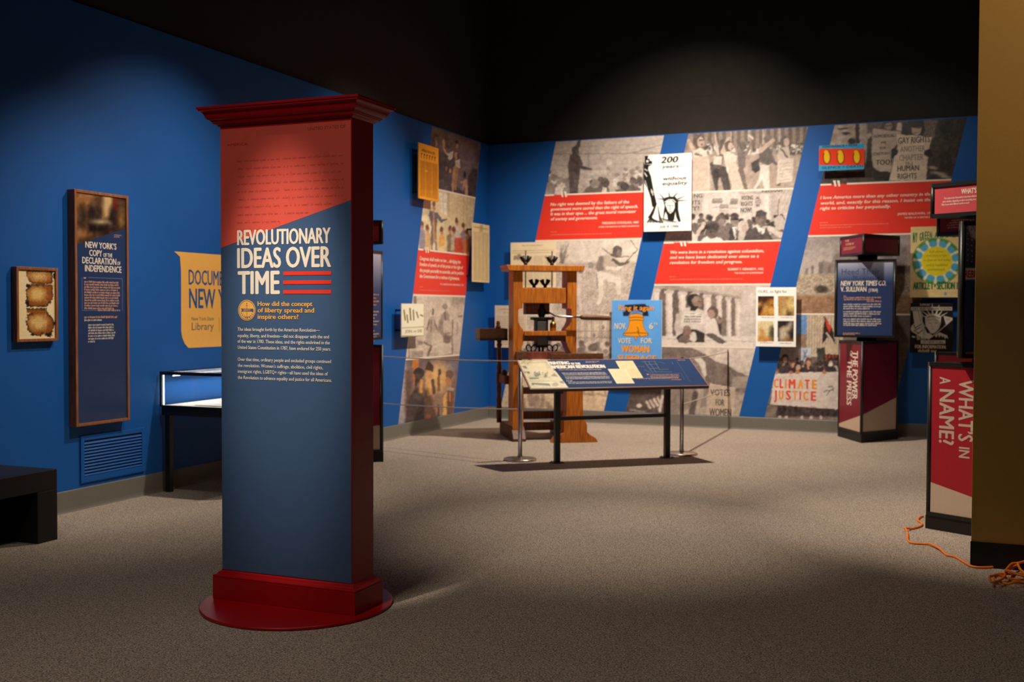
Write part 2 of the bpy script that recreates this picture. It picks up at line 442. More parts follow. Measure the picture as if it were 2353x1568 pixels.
mx = n.new('ShaderNodeMix'); mx.data_type = 'RGBA'; mx.inputs[0].default_value = .5
L.new(r1.outputs[0], mx.inputs[6]); L.new(r2.outputs[0], mx.inputs[7])
r3 = n.new('ShaderNodeValToRGB'); e = r3.color_ramp.elements; e[0].color = (.86, .86, .86, 1); e[1].color = (1.06, 1.06, 1.06, 1)
L.new(n3.outputs[0], r3.inputs[0])
m2 = n.new('ShaderNodeMix'); m2.data_type = 'RGBA'; m2.blend_type = 'MULTIPLY'; m2.inputs[0].default_value = 1
L.new(mx.outputs[2], m2.inputs[6]); L.new(r3.outputs[0], m2.inputs[7]); L.new(m2.outputs[2], b.inputs['Base Color'])
bp = n.new('ShaderNodeBump'); bp.inputs['Strength'].default_value = .6; bp.inputs['Distance'].default_value = .004
L.new(n1.outputs[0], bp.inputs['Height']); L.new(bp.outputs[0], b.inputs['Normal'])
M['carpet'] = c
# painted masonry above the blue walls: faint block joints
k = mat('black_block_wall', (40, 35, 31), .8, var=.12, scale=12)
n = k.node_tree.nodes; L = k.node_tree.links
bt = n.new('ShaderNodeTexBrick'); bt.inputs['Scale'].default_value = 1; bt.inputs['Brick Width'].default_value = 1.2; bt.inputs['Row Height'].default_value = .6
bt.inputs['Mortar Size'].default_value = .008
tc = n.new('ShaderNodeTexCoord'); sx = n.new('ShaderNodeSeparateXYZ'); ad = n.new('ShaderNodeMath'); ad.operation = 'ADD'; cx = n.new('ShaderNodeCombineXYZ')
L.new(tc.outputs['Object'], sx.inputs[0]); L.new(sx.outputs[0], ad.inputs[0]); L.new(sx.outputs[1], ad.inputs[1])
L.new(ad.outputs[0], cx.inputs[0]); L.new(sx.outputs[2], cx.inputs[1]); L.new(cx.outputs[0], bt.inputs['Vector'])
bp = n.new('ShaderNodeBump'); bp.inputs['Strength'].default_value = .7; bp.inputs['Distance'].default_value = .02; bp.invert = True
L.new(bt.outputs['Fac'], bp.inputs['Height']); L.new(bp.outputs[0], n['Principled BSDF'].inputs['Normal'])
M['block'] = k

# ================================================================== the setting
def struct(name, mb, m): o = mb.build(name, m); o['kind'] = 'structure'; return o
XR, YF, ZC = 5.0, -2.0, 6.2
struct('floor', MB().box((XL-.3, YF-.1, -.1), (XR+.1, YB+.3, 0)), M['carpet'])
struct('wall_left', MB().box((XL-.14, YF, 0), (XL, YB, HB)), M['blue'])
struct('wall_back', MB().box((XL-.14, YB, 0), (XR, YB+.14, HB)), M['blue'])
struct('wall_left_upper', MB().box((XL-.24, YF, 0), (XL-.14, YB+.14, ZC)).box((XL-.14, YF, HB), (XL-.03, YB+.03, ZC)), M['block'])
struct('wall_back_upper', MB().box((XL-.14, YB+.14, 0), (XR, YB+.24, ZC)).box((XL-.03, YB+.03, HB), (XR, YB+.14, ZC)), M['block'])
struct('ceiling', MB().box((XL-.24, YF, ZC), (XR, YB+.24, ZC+.1)), M['black_wall'])
struct('wall_right', MB().box((.039, 6.93, 0), (XR, 7.07, 4.6)), M['tan'])
struct('baseboard_right', MB().box((.034, 6.924, 0), (XR, 6.93, .149)), M['black_base'])
def skirting(a, b, nrm, h=.16, t=.008):
    a, b, nrm = [np.array(q, float) for q in (a, b, nrm)]
    pr = [(0, 0), (t*2.2, 0), (t*1.4, .012), (t, .03), (t, h-.006), (t*.5, h), (0, h)]
    return MB().prism([a+nrm*x+np.array([0, 0, z]) for x, z in pr], b-a)
struct('baseboard_left', skirting((XL, YF, 0), (XL, YB, 0), (1, 0, 0)), M['base'])
struct('baseboard_back', skirting((XL+.012, YB, 0), (XR, YB, 0), (0, -1, 0)), M['base'])

# ================================================================== the red information column
cx0, cx1, cy0, cy1 = -3.5127, -2.7432, 4.5862, 4.7926
ccx, ccy = (cx0+cx1)/2, (cy0+cy1)/2
column = thing('information_column', 'tall red column with moulded cornice and navy front graphic, on a round red base', 'column', (ccx, ccy, 0))
MB().lathe((ccx+.004, ccy-.005, 0), [(.478, 0), (.482, .004), (.482, .012), (.478, .016)], 96).build('base_disc', M['red'], column)
def ring_profile(prof, x0, x1, y0, y1):
    """sweep (offset, height) round a rectangle with mitred corners"""
    mb = MB(); vs = []
    for o, z in prof: vs += [(x0-o, y0-o, z), (x1+o, y0-o, z), (x1+o, y1+o, z), (x0-o, y1+o, z)]
    fs = []; n = len(prof)
    for i in range(n-1):
        for k in range(4):
            j = (k+1) % 4; fs.append((i*4+k, i*4+j, (i+1)*4+j, (i+1)*4+k))
    fs.append((3, 2, 1, 0)); fs.append(tuple((n-1)*4+k for k in range(4)))
    return mb.add(vs, fs)
ring_profile([(.034, .016), (.034, .1265)], cx0, cx1, cy0, cy1).build('plinth', M['red'], column, .002)
ring_profile([(.030, .1265), (.0325, .1275), (.034, .131), (.0325, .136), (.029, .139), (.022, .1405), (.017, .1435), (.014, .148), (.012, .152), (.006, .1545), (.002, .158), (.0005, .162)], cx0, cx1, cy0, cy1).build('plinth_moulding', M['red'], column)
MB().box((cx0, cy0, .16), (cx1, cy1, 2.42)).build('shaft', M['red'], column, .002)
zt, zb = 2.5103, 2.4182
cor = [(505.5, 292.4), (502, 292.2), (499, 290), (497, 288), (494, 286.8), (489, 286.3), (486, 284), (484, 281), (482, 280.3), (481, 278), (479, 277.3), (474, 275.8), (470, 273), (467, 269.5), (464.5, 264.5), (461, 260), (457, 257.2), (453, 256.2), (449.2, 256), (449.2, 251.4), (445, 251), (445, 245.5)]
ring_profile([((505.5-x)/60.5*.084, zb+(292.4-y)/46.9*(zt-zb)) for x, y in cor], cx0, cx1, cy0, cy1).build('cornice', M['red'], column)
CF = Plane((0, cy0, 0), (1, 0, 0))
gz0, gz1 = .1635, 2.405
MB().box((cx0+.004, cy0-.003, gz0), (cx1-.003, cy0, gz1)).build('front_graphic', M['navy'], column)
FG = column.children[-1]
# red upper field with faint handwriting
zl, zr = CF.at(508, 570)[1], CF.at(807, 460)[1]
mb = MB(); mb.add([CF.W(cx0+.004, zl, .0035), CF.W(cx1-.003, zr, .0035), CF.W(cx1-.003, gz1, .0035), CF.W(cx0+.004, gz1, .0035)], [(0, 1, 2, 3)])
mb.build('red_field', M['coral'], FG)
M['script_ink'] = mat('faded_brown_script', (140, 44, 38), .45, var=.05)
mb = MB(); rg = random.Random(3)
def scrawl(mb, plane, u, v, wd, h, o, rg):
    x = 0; pts = []
    def flush(P):
        for i in range(len(P)-1):
            (a, b), (c, d) = P[i], P[i+1]; t = h*.15
            mb.add([plane.W(a-t*.3, b-t, o), plane.W(c-t*.3, d-t, o), plane.W(c+t*.3, d+t, o), plane.W(a+t*.3, b+t, o)], [(0, 1, 2, 3)])
    while x < wd:
        n = rg.randint(2, 8); P = []
        for i in range(n*2):
            up = (i % 2)*h*(1. if rg.random() < .75 else rg.uniform(1.7, 2.4)); dn = -(h*rg.uniform(.6, 1.2) if rg.random() < .1 else 0)
            P.append((u+x+(h*.35 if i % 2 else 0), v+(up if i % 2 else dn))); x += h*.42
            if x > wd: break
        flush(P); x += h*.9
for i in range(17):
    v = gz1-.17-i*.0385
    for a0, a1 in ((cx0+.10, cx0+.36), (cx0+.375, cx1-.05)):
        lim = zl+(zr-zl)*((a0-cx0)/(cx1-cx0))+.012
        wd = a1-a0
        if v < zl+(zr-zl)+.02:
            umax = cx0+(v-.014-zl)/(zr-zl)*(cx1-cx0)
            wd = min(a1, umax)-a0
        if wd > .03: scrawl(mb, CF, a0+rg.uniform(0, .01), v, wd, .0075, .0039, rg)
for x, y, s_, cp, xr in ((708, 300, 'UNITED STATES OF', 7, 795), (523, 337, 'AMERICA', 6, 570)):
    px_text(mb, CF, s_, x, y, cp, xr, o=.0039)
mb.build('handwriting', M['script_ink'], FG)
# title, bars
mb = MB()
O1 = .0042
px_text(mb, CF, 'REVOLUTIONARY', 546, 563.5, 33.5, 761, bold=.13, o=O1, res=4)
px_text(mb, CF, 'IDEAS OVER', 546, 616, 44.5, 762, bold=.13, o=O1, res=4)
px_text(mb, CF, 'TIME', 547.5, 675.5, 51, 644, bold=.13, o=O1, res=4)
mb.build('title_lettering', M['cream'], FG)
mb = MB()
for y0, y1 in ((624.5, 633), (645, 653.5), (667, 675.5)):
    u0, va = CF.at(652, y0); u1 = CF.at(762, y0)[0]; vb = CF.at(652, y1)[1]; rect(mb, CF, u0, vb, u1, va, O1)
mb.build('title_bars', M['red_print'], FG)
mb = MB()
for s_, x, y, xr in (('How did the concept', 593, 703.5, 719), ('of liberty spread and', 593, 718, 723), ('inspire others?', 593, 733, 687)):
    px_text(mb, CF, s_, x, y, 10.2, xr, bold=.16, o=O1, res=3)
mb.build('question_lettering', M['gold'], FG)
mb = MB()
body = [('The ideas brought forth by the American Revolution\u2014', 547, 760.5, 736), ('equality, liberty, and freedom\u2014did not disappear with the end', 547, 775, 757),
        ('of the war in 1783. These ideas, and the rights enshrined in the', 547, 788, 759), ('United States Constitution in 1787, have endured for 250 years.', 547.5, 802, 761.5),
        ('Over that time, ordinary people and excluded groups continued', 547.5, 829.5, 762), ('the revolution. Women\u2019s suffrage, abolition, civil rights,', 547.5, 843.5, 743),
        ('immigrant rights, LGBTQ+ rights\u2014all have used the ideas of', 547.5, 857, 754.5), ('the Revolution to advance equality and justice for all Americans.', 547.5, 871, 763.5)]
for s_, x, y, xr in body: px_text(mb, CF, s_, x, y, 7.6, xr, bold=.05, o=O1)
mb.build('body_lettering', M['cream'], FG)
# round liberty emblem: a weathervane over two sprigs
uc, vc = CF.at(568.3, 713.3); er = abs(CF.at(588.3, 713.3)[0]-uc)
mb = MB()
def disc(mb, plane, u, v, r, o, n=48, mi=0): mb.add([plane.W(u+r*math.cos(2*PI*i/n), v+r*math.sin(2*PI*i/n), o) for i in range(n)], [tuple(range(n))], mi)
def annulus(mb, plane, u, v, r0, r1, o, n=48, mi=0):
    vs = [plane.W(u+r*math.cos(2*PI*i/n), v+r*math.sin(2*PI*i/n), o) for r in (r0, r1) for i in range(n)]
    mb.add(vs, [(i, (i+1) % n, n+(i+1) % n, n+i)[::-1] for i in range(n)], mi)
disc(mb, CF, uc, vc, er, O1); annulus(mb, CF, uc, vc, er*.88, er*.93, O1+.0002, mi=1)
q = er/20
def eb(pts, mi=1): mb.add([CF.W(uc+a*q, vc+b*q, O1+.0003) for a, b in pts], [tuple(range(len(pts)))], mi)
eb([(-.4, -17), (.4, -17), (.4, 13), (-.4, 13)]); eb([(-1.2, 12), (1.2, 12), (0, 15)]); eb([(-2, 8.6), (2, 8.6), (2, 9.3), (-2, 9.3)])
eb([(-14, 3.6), (-11, .3), (-14, -3), (-9, -2.4), (13, -2.4), (13, -4), (16, .5), (13, 4.4), (13, 3), (-9, 3)])
add_text(mb, CF, 'LIBERTY', uc-8*q, vc-1.3*q, 3.2*q, 17*q, bold=.1, o=O1+.0006, mi=0)
for sg in (-1, 1):
    for i in range(6):
        a = math.radians(250+18*i) if sg > 0 else math.radians(290-18*i); x, y = 14*math.cos(a), 15*math.sin(a)+1
        for d in (-1, 1):
            t = a+PI/2+d*.7; eb([(x, y), (x+2.4*math.cos(t), y+2.4*math.sin(t)), (x+4*math.cos(t-.1*d), y+4*math.sin(t-.1*d)), (x+2.2*math.cos(t-.5*d), y+2.2*math.sin(t-.5*d))][::(1 if d > 0 else -1)])
mb.build('liberty_emblem', [M['gold'], M['navy']], FG)

# ================================================================== left wall: frames, logo, vent, case, bench
def framed(name, label, X, Y0, Y1, Z0, Z1, fw, depth, parts):
    t = thing(name, label, 'frame', (XL, (Y0+Y1)/2, Z0))
    mb = MB(); x0, x1 = XL+.001, X
    mb.box((x0, Y0, Z0), (x1, Y0+fw, Z1)).box((x0, Y1-fw, Z0), (x1, Y1, Z1)).box((x0, Y0+fw, Z1-fw), (x1, Y1-fw, Z1)).box((x0, Y0+fw, Z0), (x1, Y1-fw, Z0+fw))
    mb.build('frame', M['frame_wood'], t, .003)
    return t
SMALL = Plane((-6.034, 0, 0), (0, 1, 0))
sf = framed('parchment_frame', 'small brown wooden frame holding a charred torn parchment on cream mat', -6.022, 5.636, 6.008, 1.262, 1.783, .021, .05, None)
def parchment(P):
    P.view(20, 590, 7.13); X_, Y_ = P.X, P.Y
    P.X = X_+(vnoise(X_/20, Y_/20, 3)-.5)*34+(vnoise(X_/60, Y_/60, 5)-.5)*30; P.Y = Y_+(vnoise(X_/20, Y_/20, 7)-.5)*30
    tan, dk, char = (232, 190, 116), (150, 82, 26), (30, 22, 16)
    lobes = [[(282, 225), (715, 240), (722, 330), (705, 440), (560, 452), (370, 440), (310, 380)],
             [(360, 450), (560, 455), (710, 460), (735, 580), (715, 690), (660, 780), (600, 825), (345, 825), (282, 790), (280, 640), (300, 540)],
             [(290, 850), (605, 845), (610, 880), (660, 930), (715, 1000), (735, 1120), (715, 1240), (610, 1310), (590, 1250), (520, 1305), (400, 1300), (310, 1220), (285, 1110), (288, 960), (380, 925), (288, 905)]]
    for L_ in lobes: cx_ = sum(p[0] for p in L_)/len(L_); cy_ = sum(p[1] for p in L_)/len(L_); P.poly(L_, char, 10); P.poly([(cx_+(x-cx_)*.93, cy_+(y-cy_)*.93) for x, y in L_], dk, 40)
    for x, y, rx, ry in ((490, 320, 150, 70), (470, 615, 140, 110), (490, 1080, 150, 120)): P.ell(x, y, rx, ry, tan, 0, 90)
    for x, y, rx, ry in ((750, 320, 18, 60), (315, 480, 34, 34), (655, 1280, 55, 35), (735, 1090, 14, 34), (380, 1278, 26, 20), (310, 770, 30, 50)): P.ell(x, y, rx, ry, char, 0, 14)
    P.line([(606, 250), (606, 1290)], 6, (240, 214, 160), a=.7); P.rect(612, 460, 720, 640, dk, 60, .6); P.rect(612, 1120, 720, 1230, dk, 60, .5)
    for y in (246, 292, 336): 
        for x in range(380 if y != 292 else 450, 700, 46 if y == 336 else 30): P.ell(x, y, 5, 8, (110, 84, 50), a=.7)
    for y in (740, 768, 905, 955, 985, 1010, 1035, 1065): P.line([(400, y), (595, y)], 4, (150, 112, 66), a=.55)
    for x in (410, 560): P.rect(x-25, 1100, x+20, 1220, (176, 138, 84), 20, .6)
    P.noise(16, 10, 9, 4)
picture('parchment_print', sf, SMALL, [(5.636+.02, 1.783-.02), (6.008-.02, 1.783-.02), (6.008-.02, 1.262+.02), (5.636+.02, 1.262+.02)], parchment, (246, 222, 172), .004, 0, PRINT_PAPER)

tf = framed('tall_panel_frame', 'tall narrow wooden frame with navy text panel about the declaration copy', -6.0, 6.149, 6.703, .627, 2.364, .022, .07, None)
TALL = Plane((-6.01, 0, 0), (0, 1, 0))
tq = [(6.149+.021, 2.364-.021), (6.703-.021, 2.364-.021), (6.703-.021, .627+.021), (6.149+.021, .627+.021)]
mb = MB().add([TALL.W(*p) for p in (tq[3], tq[2], tq[1], tq[0])], [(0, 1, 2, 3)])
M['navy_gloss'] = mat('navy_gloss_panel', (30, 56, 100), .32, var=.02, spec=.5, coat=.7)
tpan = mb.build('text_panel', M['navy_gloss'], tf)
def brown_scene(P):
    # a plain dim interior with a few soft warm patches, standing in for the painting
    P.view(155, 420, 5.226); P.grad((100, 130), (700, 600), (120, 84, 52), (58, 36, 26))
    P.rect(430, 150, 540, 420, (206, 170, 116), 60); P.rect(110, 120, 300, 260, (164, 112, 66), 80); P.rect(550, 180, 600, 330, (120, 44, 30), 40)
    P.poly([(110, 560), (250, 570), (300, 620), (110, 680)], (150, 104, 60), 60)
    for x, y, a_, c_ in ((180, 400, 60, (60, 44, 32)), (290, 380, 60, (40, 32, 28)), (360, 390, 50, (52, 40, 34)), (540, 420, 60, (40, 30, 28)), (650, 420, 55, (124, 92, 52))):
        P.ell(x, y, a_*.7, a_*2, c_, 0, 50)
    P.ell(400, 480, 90, 30, (196, 176, 140), 0, 50); P.rect(250, 500, 480, 600, (36, 26, 22), 60)
    P.noise(40, 40, 20, 3)
u0 = tq[0][0]; u1 = tq[1][0]
picture('painting_print', tpan, TALL, [tq[0], tq[1], (u1, TALL.at(293, 525)[1]), (u0, TALL.at(176, 563)[1])], brown_scene, step=.007, o=.001, m=PRINT_GLOSS)
mb = MB(); B = .09
px_text(mb, TALL, "NEW YORK\u2019S", 196, 569, 14, 267.5, bold=B); px_text(mb, TALL, 'COPY', 204.8, 588, 14, 234.5, bold=B)
px_text(mb, TALL, 'OF THE', 237, 590.5, 8.5, 258, bold=B); px_text(mb, TALL, 'DECLARATION', 188.8, 605, 14.5, 267, bold=B)
px_text(mb, TALL, 'OF', 269, 609.5, 8, 276.5, bold=B); px_text(mb, TALL, 'INDEPENDENCE', 195, 623.5, 14.5, 279, bold=B)
mb.build('title_lettering', M['cream'], tpan)
mb = MB()
for i in range(11):
    y = 649.5+i*6.1; px_greek(mb, TALL, 193.5, y, (273, 272, 277, 271, 275, 276, 273, 274, 275, 271, 262)[i], 3.1)
px_greek(mb, TALL, 225, 715, 277, 3); px_greek(mb, TALL, 193.5, 731.5, 269, 3.6); px_greek(mb, TALL, 262, 541, 279, 1.5); px_greek(mb, TALL, 262, 545, 275, 1.5)
add_text(mb, TALL, '\u201d', *TALL.at(192, 647), .03, .024, bold=.2)
mb.build('orange_lettering', M['peach'], tpan)
mb = MB(); px_greek(mb, TALL, 194, 738, 235, 3.2)
for i in range(7): px_greek(mb, TALL, 202.5, 749+i*6.4, (262, 262, 262, 266, 266, 262, 218)[i], 3.1)
mb.build('body_lettering', M['cream'], tpan)
mb = MB(); fu0, fv0 = TALL.at(188, 637); fu1, fv1 = TALL.at(281.5, 714)
for a0, b0, a1, b1 in ((fu0, fv1, fu0+.002, fv0), (fu1-.002, fv1, fu1, fv0), (fu0+.06, fv0-.002, fu1, fv0), (fu0, fv1, fu0+.17, fv1+.002)): rect(mb, TALL, a0, b0, a1, b1)
mb.build('quote_outline', M['lilac'], tpan)

# yellow wall logo: a scroll-shaped sticker
lg = thing('logo_sticker', 'yellow scroll-shaped wall sticker with blue library lettering, partly behind the red column', 'sticker', (XL, 7.4, 1.16))
mb = MB(); px = [(400, 578), (413, 590), (415.5, 620), (416, 760), (418, 775), (424, 790), (433, 800)]
L_ = [WLEFT.at(*p) for p in px]; vt, vb = L_[0][1], L_[-1][1]
right = [(9.35, vb), (9.45, vb+.03), (9.5, vb+.15), (9.5, vt)]
mb.prism([WLEFT.W(u, v, .0008) for u, v in [L_[0]]+L_[1:]+right][::1], (.0012, 0, 0)); mb.build('sticker_sheet', M['yellow_vinyl'], lg)
mb = MB()
px_text(mb, WLEFT, 'DOCUMENTING', 433, 654, 34, None, cond=.60, bold=.06, o=.0026); px_text(mb, WLEFT, 'NEW YORK', 434, 708, 44.5, None, cond=.64, bold=.07, o=.0026)
mb.build('blue_lettering', M['vinyl_blue'], lg)
mb = MB(); px_text(mb, WLEFT, 'New York State', 439.5, 737, 8.5, 491, o=.0026); px_text(mb, WLEFT, 'Library', 440, 759, 17, 490.5, o=.0026)
u_, v_ = WLEFT.at(503, 764); rect(mb, WLEFT, u_, v_, u_+.004, v_+.13, .0026); mb.build('grey_lettering', M['grey_letters'], lg)

# louvred vent
vn = thing('air_vent', 'blue louvred vent grille low on the wall under the tall frame', 'vent', (XL, 6.59, .2))
y0, y1, z0, z1 = 6.25, 6.935, .195, .545
MB().box((XL+.001, y0, z0), (XL+.014, y0+.035, z1)).box((XL+.001, y1-.035, z0), (XL+.014, y1, z1)).box((XL+.001, y0+.035, z0), (XL+.014, y1-.035, z0+.045)).box((XL+.001, y0+.035, z1-.035), (XL+.014, y1-.035, z1)).build('frame', M['blue'], vn, .002)
MB().box((XL+.0005, y0+.03, z0+.04), (XL+.0015, y1-.03, z1-.03)).build('dark_backing', M['black_base'], vn)
mb = MB(); nz_ = 11
for i in range(nz_):
    z = z0+.05+i*(z1-z0-.09)/nz_
    mb.hexa([(XL+.002, y0+.03, z+.012), (XL+.013, y0+.03, z), (XL+.013, y1-.03, z), (XL+.002, y1-.03, z+.012), (XL+.002, y0+.03, z+.0145), (XL+.013, y0+.03, z+.0025), (XL+.013, y1-.03, z+.0025), (XL+.002, y1-.03, z+.0145)])
mb.build('louvres', M['blue'], vn)
for yy in (y0+.14, y1-.14): MB().lathe((XL+.014, yy, z0+.022), [(.006, 0), (.005, .002), (.001, .003)], 12, axis=(1, 0, 0)).build('screw', M['steel'], vn)

# glass display case on black legs
dc = thing('display_case', 'lit glass display case on thin black legs against the blue wall', 'display case', (-5.6, 7.9, 0))
X0, X1, Y0, Y1, ZA, ZB = -6.05, -5.15, 7.1, 8.9, .70, .985
for x in (X0+.03, X1-.07):
    for y in (Y0+.03, Y1-.07): MB().box((x, y, 0), (x+.045, y+.045, ZA-.01)).build('leg', M['black_metal'], dc)
MB().box((X0+.01, Y0+.01, ZA-.07), (X1-.01, Y1-.01, ZA)).build('case_base', M['black_laminate'], dc, .003)
mb = MB(); t = .018
for x in (X0, X1-t):
    for y in (Y0, Y1-t): mb.box((x, y, ZA), (x+t, y+t, ZB))
for z in (ZA, ZB-.026):
    h = .012 if z == ZA else .026
    mb.box((X0+t, Y0, z), (X1-t, Y0+t, z+h)).box((X0+t, Y1-t, z), (X1-t, Y1, z+h)).box((X0, Y0+t, z), (X0+t, Y1-t, z+h)).box((X1-t, Y0+t, z), (X1, Y1-t, z+h))
mb.build('case_frame', M['black_metal'], dc)
MB().box((X0+.02, Y0+.02, ZA+.001), (X1-.02, Y1-.02, ZA+.010)).build('deck', mat('white_case_deck', (226, 216, 198), .6), dc)
mb = MB(); e = .003
mb.box((X0+t, Y0+.006, ZA+.012), (X1-t, Y0+.006+e, ZB-.026)).box((X1-.009, Y0+t, ZA+.012), (X1-.009+e, Y1-t, ZB-.026)).box((X0+t, Y0+t, ZB-.006), (X1-t, Y1-t, ZB-.003))
mb.build('glass', M['glass'], dc)
la = bpy.data.lights.new('case_lamp', 'AREA'); la.shape = 'RECTANGLE'; la.size = .03; la.size_y = 1.6; la.energy = 5; la.color = (1, .96, .88)
lo = bpy.data.objects.new('case_lamp', la); col.objects.link(lo); lo.location = (X0+.06, (Y0+Y1)/2, ZB-.034); lo.rotation_euler = (0, math.radians(-30), 0)
M['led'] = mat('white_led_strip', (255, 250, 238), .5, emit=5)
MB().box((X0+.020, Y0+.022, ZA+.014), (X0+.028, Y0+.026, ZB-.03)).build('led_strip', M['led'], dc)
MB().box((X0+.02, Y0+.05, ZB-.020), (X0+.028, Y1-.05, ZB-.014)).build('led_strip', M['led'], dc)
for i, (x, y, a, w_, h_) in enumerate(((-5.62, 7.3, .1, .3, .22), (-5.55, 7.75, -.05, .3, .4))):
    o = MB().obox((x-w_/2, y-h_/2, ZA+.012), (w_, 0, 0), (0, h_, 0), (0, 0, .004)).build('document_sheet', M['cream'])
    tag(o, ('cream document sheet lying at near end of glass display case', 'cream document sheet lying farther back in glass display case')[i], 'document', 'documents in the display case')

# black bench
bn = thing('bench', 'low black waterfall bench against the blue wall at left edge', 'bench', (-5.65, 4.4, 0))
bx0, bx1, by0, by1 = -5.98, -5.42, 3.55, 5.385
MB().box((bx0, by0, .33), (bx1, by1, .458)).build('seat', M['black_laminate'], bn, .004)
MB().box((bx0, by1-.165, 0), (bx1, by1, .33)).build('leg', M['black_laminate'], bn, .004)
MB().box((bx0, by0, 0), (bx1, by0+.165, .33)).build('leg', M['black_laminate'], bn, .004)

# ================================================================== three-sided kiosks
def kiosk(name, label, tri, cols, printed={}):
    """stack of triangular lightboxes: pedestal, turned middle, sign. tri = three floor corners, counter-clockwise"""
    T = [np.array(p, float) for p in tri]; m = sum(T)/3; R = [2*m-p for p in T]
    k = thing(name, label, 'kiosk', (m[0], m[1], 0), 'three-sided exhibition kiosks'); faces = {}
    z3 = lambda p, z: np.array([p[0], p[1], z])
    sh = [m+(p-m)*.965 for p in T]
    MB().prism([z3(p, 0) for p in sh], (0, 0, .094)).build('plinth', M['black_laminate'], k)
    MB().lathe((m[0], m[1], 1.13), [(.11, 0), (.11, 1.02)], 20).build('core_post', M['black_metal'], k)
    for lev, V, z0, z1, cc in (('pedestal', T, .094, 1.147, cols[0]), ('middle', R, 1.189, 2.08, cols[1]), ('sign', T, 2.13, 2.362, cols[2])):
        mb = MB(); rr = .017; h = .026
        W_ = [m+(p-m)*(1-.034/np.linalg.norm(p-m)) for p in V]
        for p in W_: mb.tube([z3(p, z0), z3(p, z1)], rr, 12)
        for i in range(3):
            a, b = W_[i], W_[(i+1) % 3]; d = (b-a)/np.linalg.norm(b-a); nn = np.array([d[1], -d[0]])
            for z in (z0, z1-h): mb.obox(z3(a+nn*(-.012), z), z3(b-a, 0), (0, 0, h), z3(nn*.029, 0))
        cap = [m+(p-m)*.93 for p in W_]
        mb.prism([z3(p, z0+.002) for p in cap], (0, 0, .006)).prism([z3(p, z1-.008) for p in cap], (0, 0, .006))
        mb.build(lev+'_frame', M['black_metal'], k)
        for i in range(3):
            a, b = W_[i], W_[(i+1) % 3]; ln = np.linalg.norm(b-a); d = (b-a)/ln; nn = np.array([d[1], -d[0]])
            pl = Plane(z3(a+nn*.008, 0), z3(d, 0)); e = rr+.001
            q = MB().obox(pl.W(e, z0+h, -.004), pl.U*(ln-2*e), (0, 0, z1-z0-2*h), pl.N*.004)
            o = q.build(lev+'_panel', cc, k); faces[(lev, i)] = (o, pl, ln, z0+h, z1-h)
    return k, faces
def wedge(face, vl, vr, name='beige_wedge'):
    o, pl, ln, z0, z1 = face; e = .018
    mb = MB().add([pl.W(e, z0, .001), pl.W(ln-e, z0, .001), pl.W(ln-e, vr, .001), pl.W(e, vl, .001)], [(0, 1, 2, 3)])
    mb.build(name, M['beige'], o)
def tri_from(a, s, deg):
    a = np.array(a[:2], float); e = math.radians(deg)
    return [a, a+s*np.array([math.cos(e), math.sin(e)]), a+s*np.array([math.cos(e+PI/3), math.sin(e+PI/3)])]

# kiosk by the back wall
c2 = np.array([-1.092, 12.886]); t2 = [c2]+[c2+.70*np.array([math.cos(math.radians(88+q)), math.sin(math.radians(88+q))]) for q in (-30, 30)]
k2, f2 = kiosk('information_kiosk', 'burgundy three-sided kiosk with navy middle panel by the back wall', t2, (M['burgundy'], M['navy'], M['burgundy']))
o, pl, ln, z0, z1 = f2[('pedestal', 2)]
wedge(f2[('pedestal', 2)], pl.at(1927, 973)[1], pl.at(1974, 955)[1]); wedge(f2[('pedestal', 0)], f2[('pedestal', 0)][1].at(1986, 953)[1], f2[('pedestal', 0)][1].at(2058, 914)[1]); wedge(f2[('pedestal', 1)], .42, .3)
mb = MB()
def down_text(mb, pl, s, xb, y0, y1, xt, **kw):
    """lettering turned to read downwards: baseline column xb, from y0 to y1, caps reaching column xt"""
    u, v = pl.at(xb, y0); cap = abs(pl.at(xt, y0)[0]-u); wd = abs(pl.at(xb, y1)[1]-v)
    add_text(mb, pl, s, u, v, cap, wd, rot=-PI/2, **kw)
down_text(mb, pl, 'THE POWER', 1959.5, 806, 918, 1971.5, bold=.1); down_text(mb, pl, 'OF', 1953, 806, 820, 1959, bold=.1); down_text(mb, pl, 'THE PRESS', 1947, 826, 931, 1957.5, bold=.1)
mb.build('title_lettering', M['cream'], o)
o, pl, ln, z0, z1 = f2[('sign', 2)]; mb = MB()
px_text(mb, pl, 'THE', 1942, 557, 5, 1951, bold=.1); px_text(mb, pl, 'POWER OF', 1944, 565, 5, 1962, bold=.1)
for i in range(3): px_greek(mb, pl, 1938, 571+i*2.5, (1966, 1966, 1960)[i], 1.2)
mb.build('sign_lettering', M['peach'], o)
o, pl, ln, z0, z1 = f2[('middle', 1)]
def fade(P): P.grad((1985, 596), (1985, 650), (206, 206, 224), (44, 62, 108)); P.rect(1900, 650, 2080, 790, (44, 62, 108), 10)
picture('faded_newspaper', o, pl, [(.019, z1), (ln-.019, z1), (ln-.019, z0), (.019, z0)], fade, step=.02, o=.001)
M['fade_ink'] = mat('grey_headline_ink', (62, 70, 104), .5, var=.02)
mb = MB(); px_text(mb, pl, 'The New York Times.', 1948, 601.5, 6, 2018, o=.002); px_text(mb, pl, 'Heed Their', 1934, 631, 13, 2022, o=.002, cond=.5); px_text(mb, pl, 'Rising', 1960, 645, 11, 2022, o=.002); mb.build('headline_lettering', M['fade_ink'], o)
mb = MB(); px_text(mb, pl, 'NEW YORK TIMES CO.', 1931.5, 657, 11, 2036, bold=.1, shear=.12, o=.0025); px_text(mb, pl, 'V. SULLIVAN', 1931.5, 670.5, 11, 1991, bold=.1, o=.0025); px_text(mb, pl, '(1964)', 1996, 671, 8, 2017, bold=.06, o=.0025)
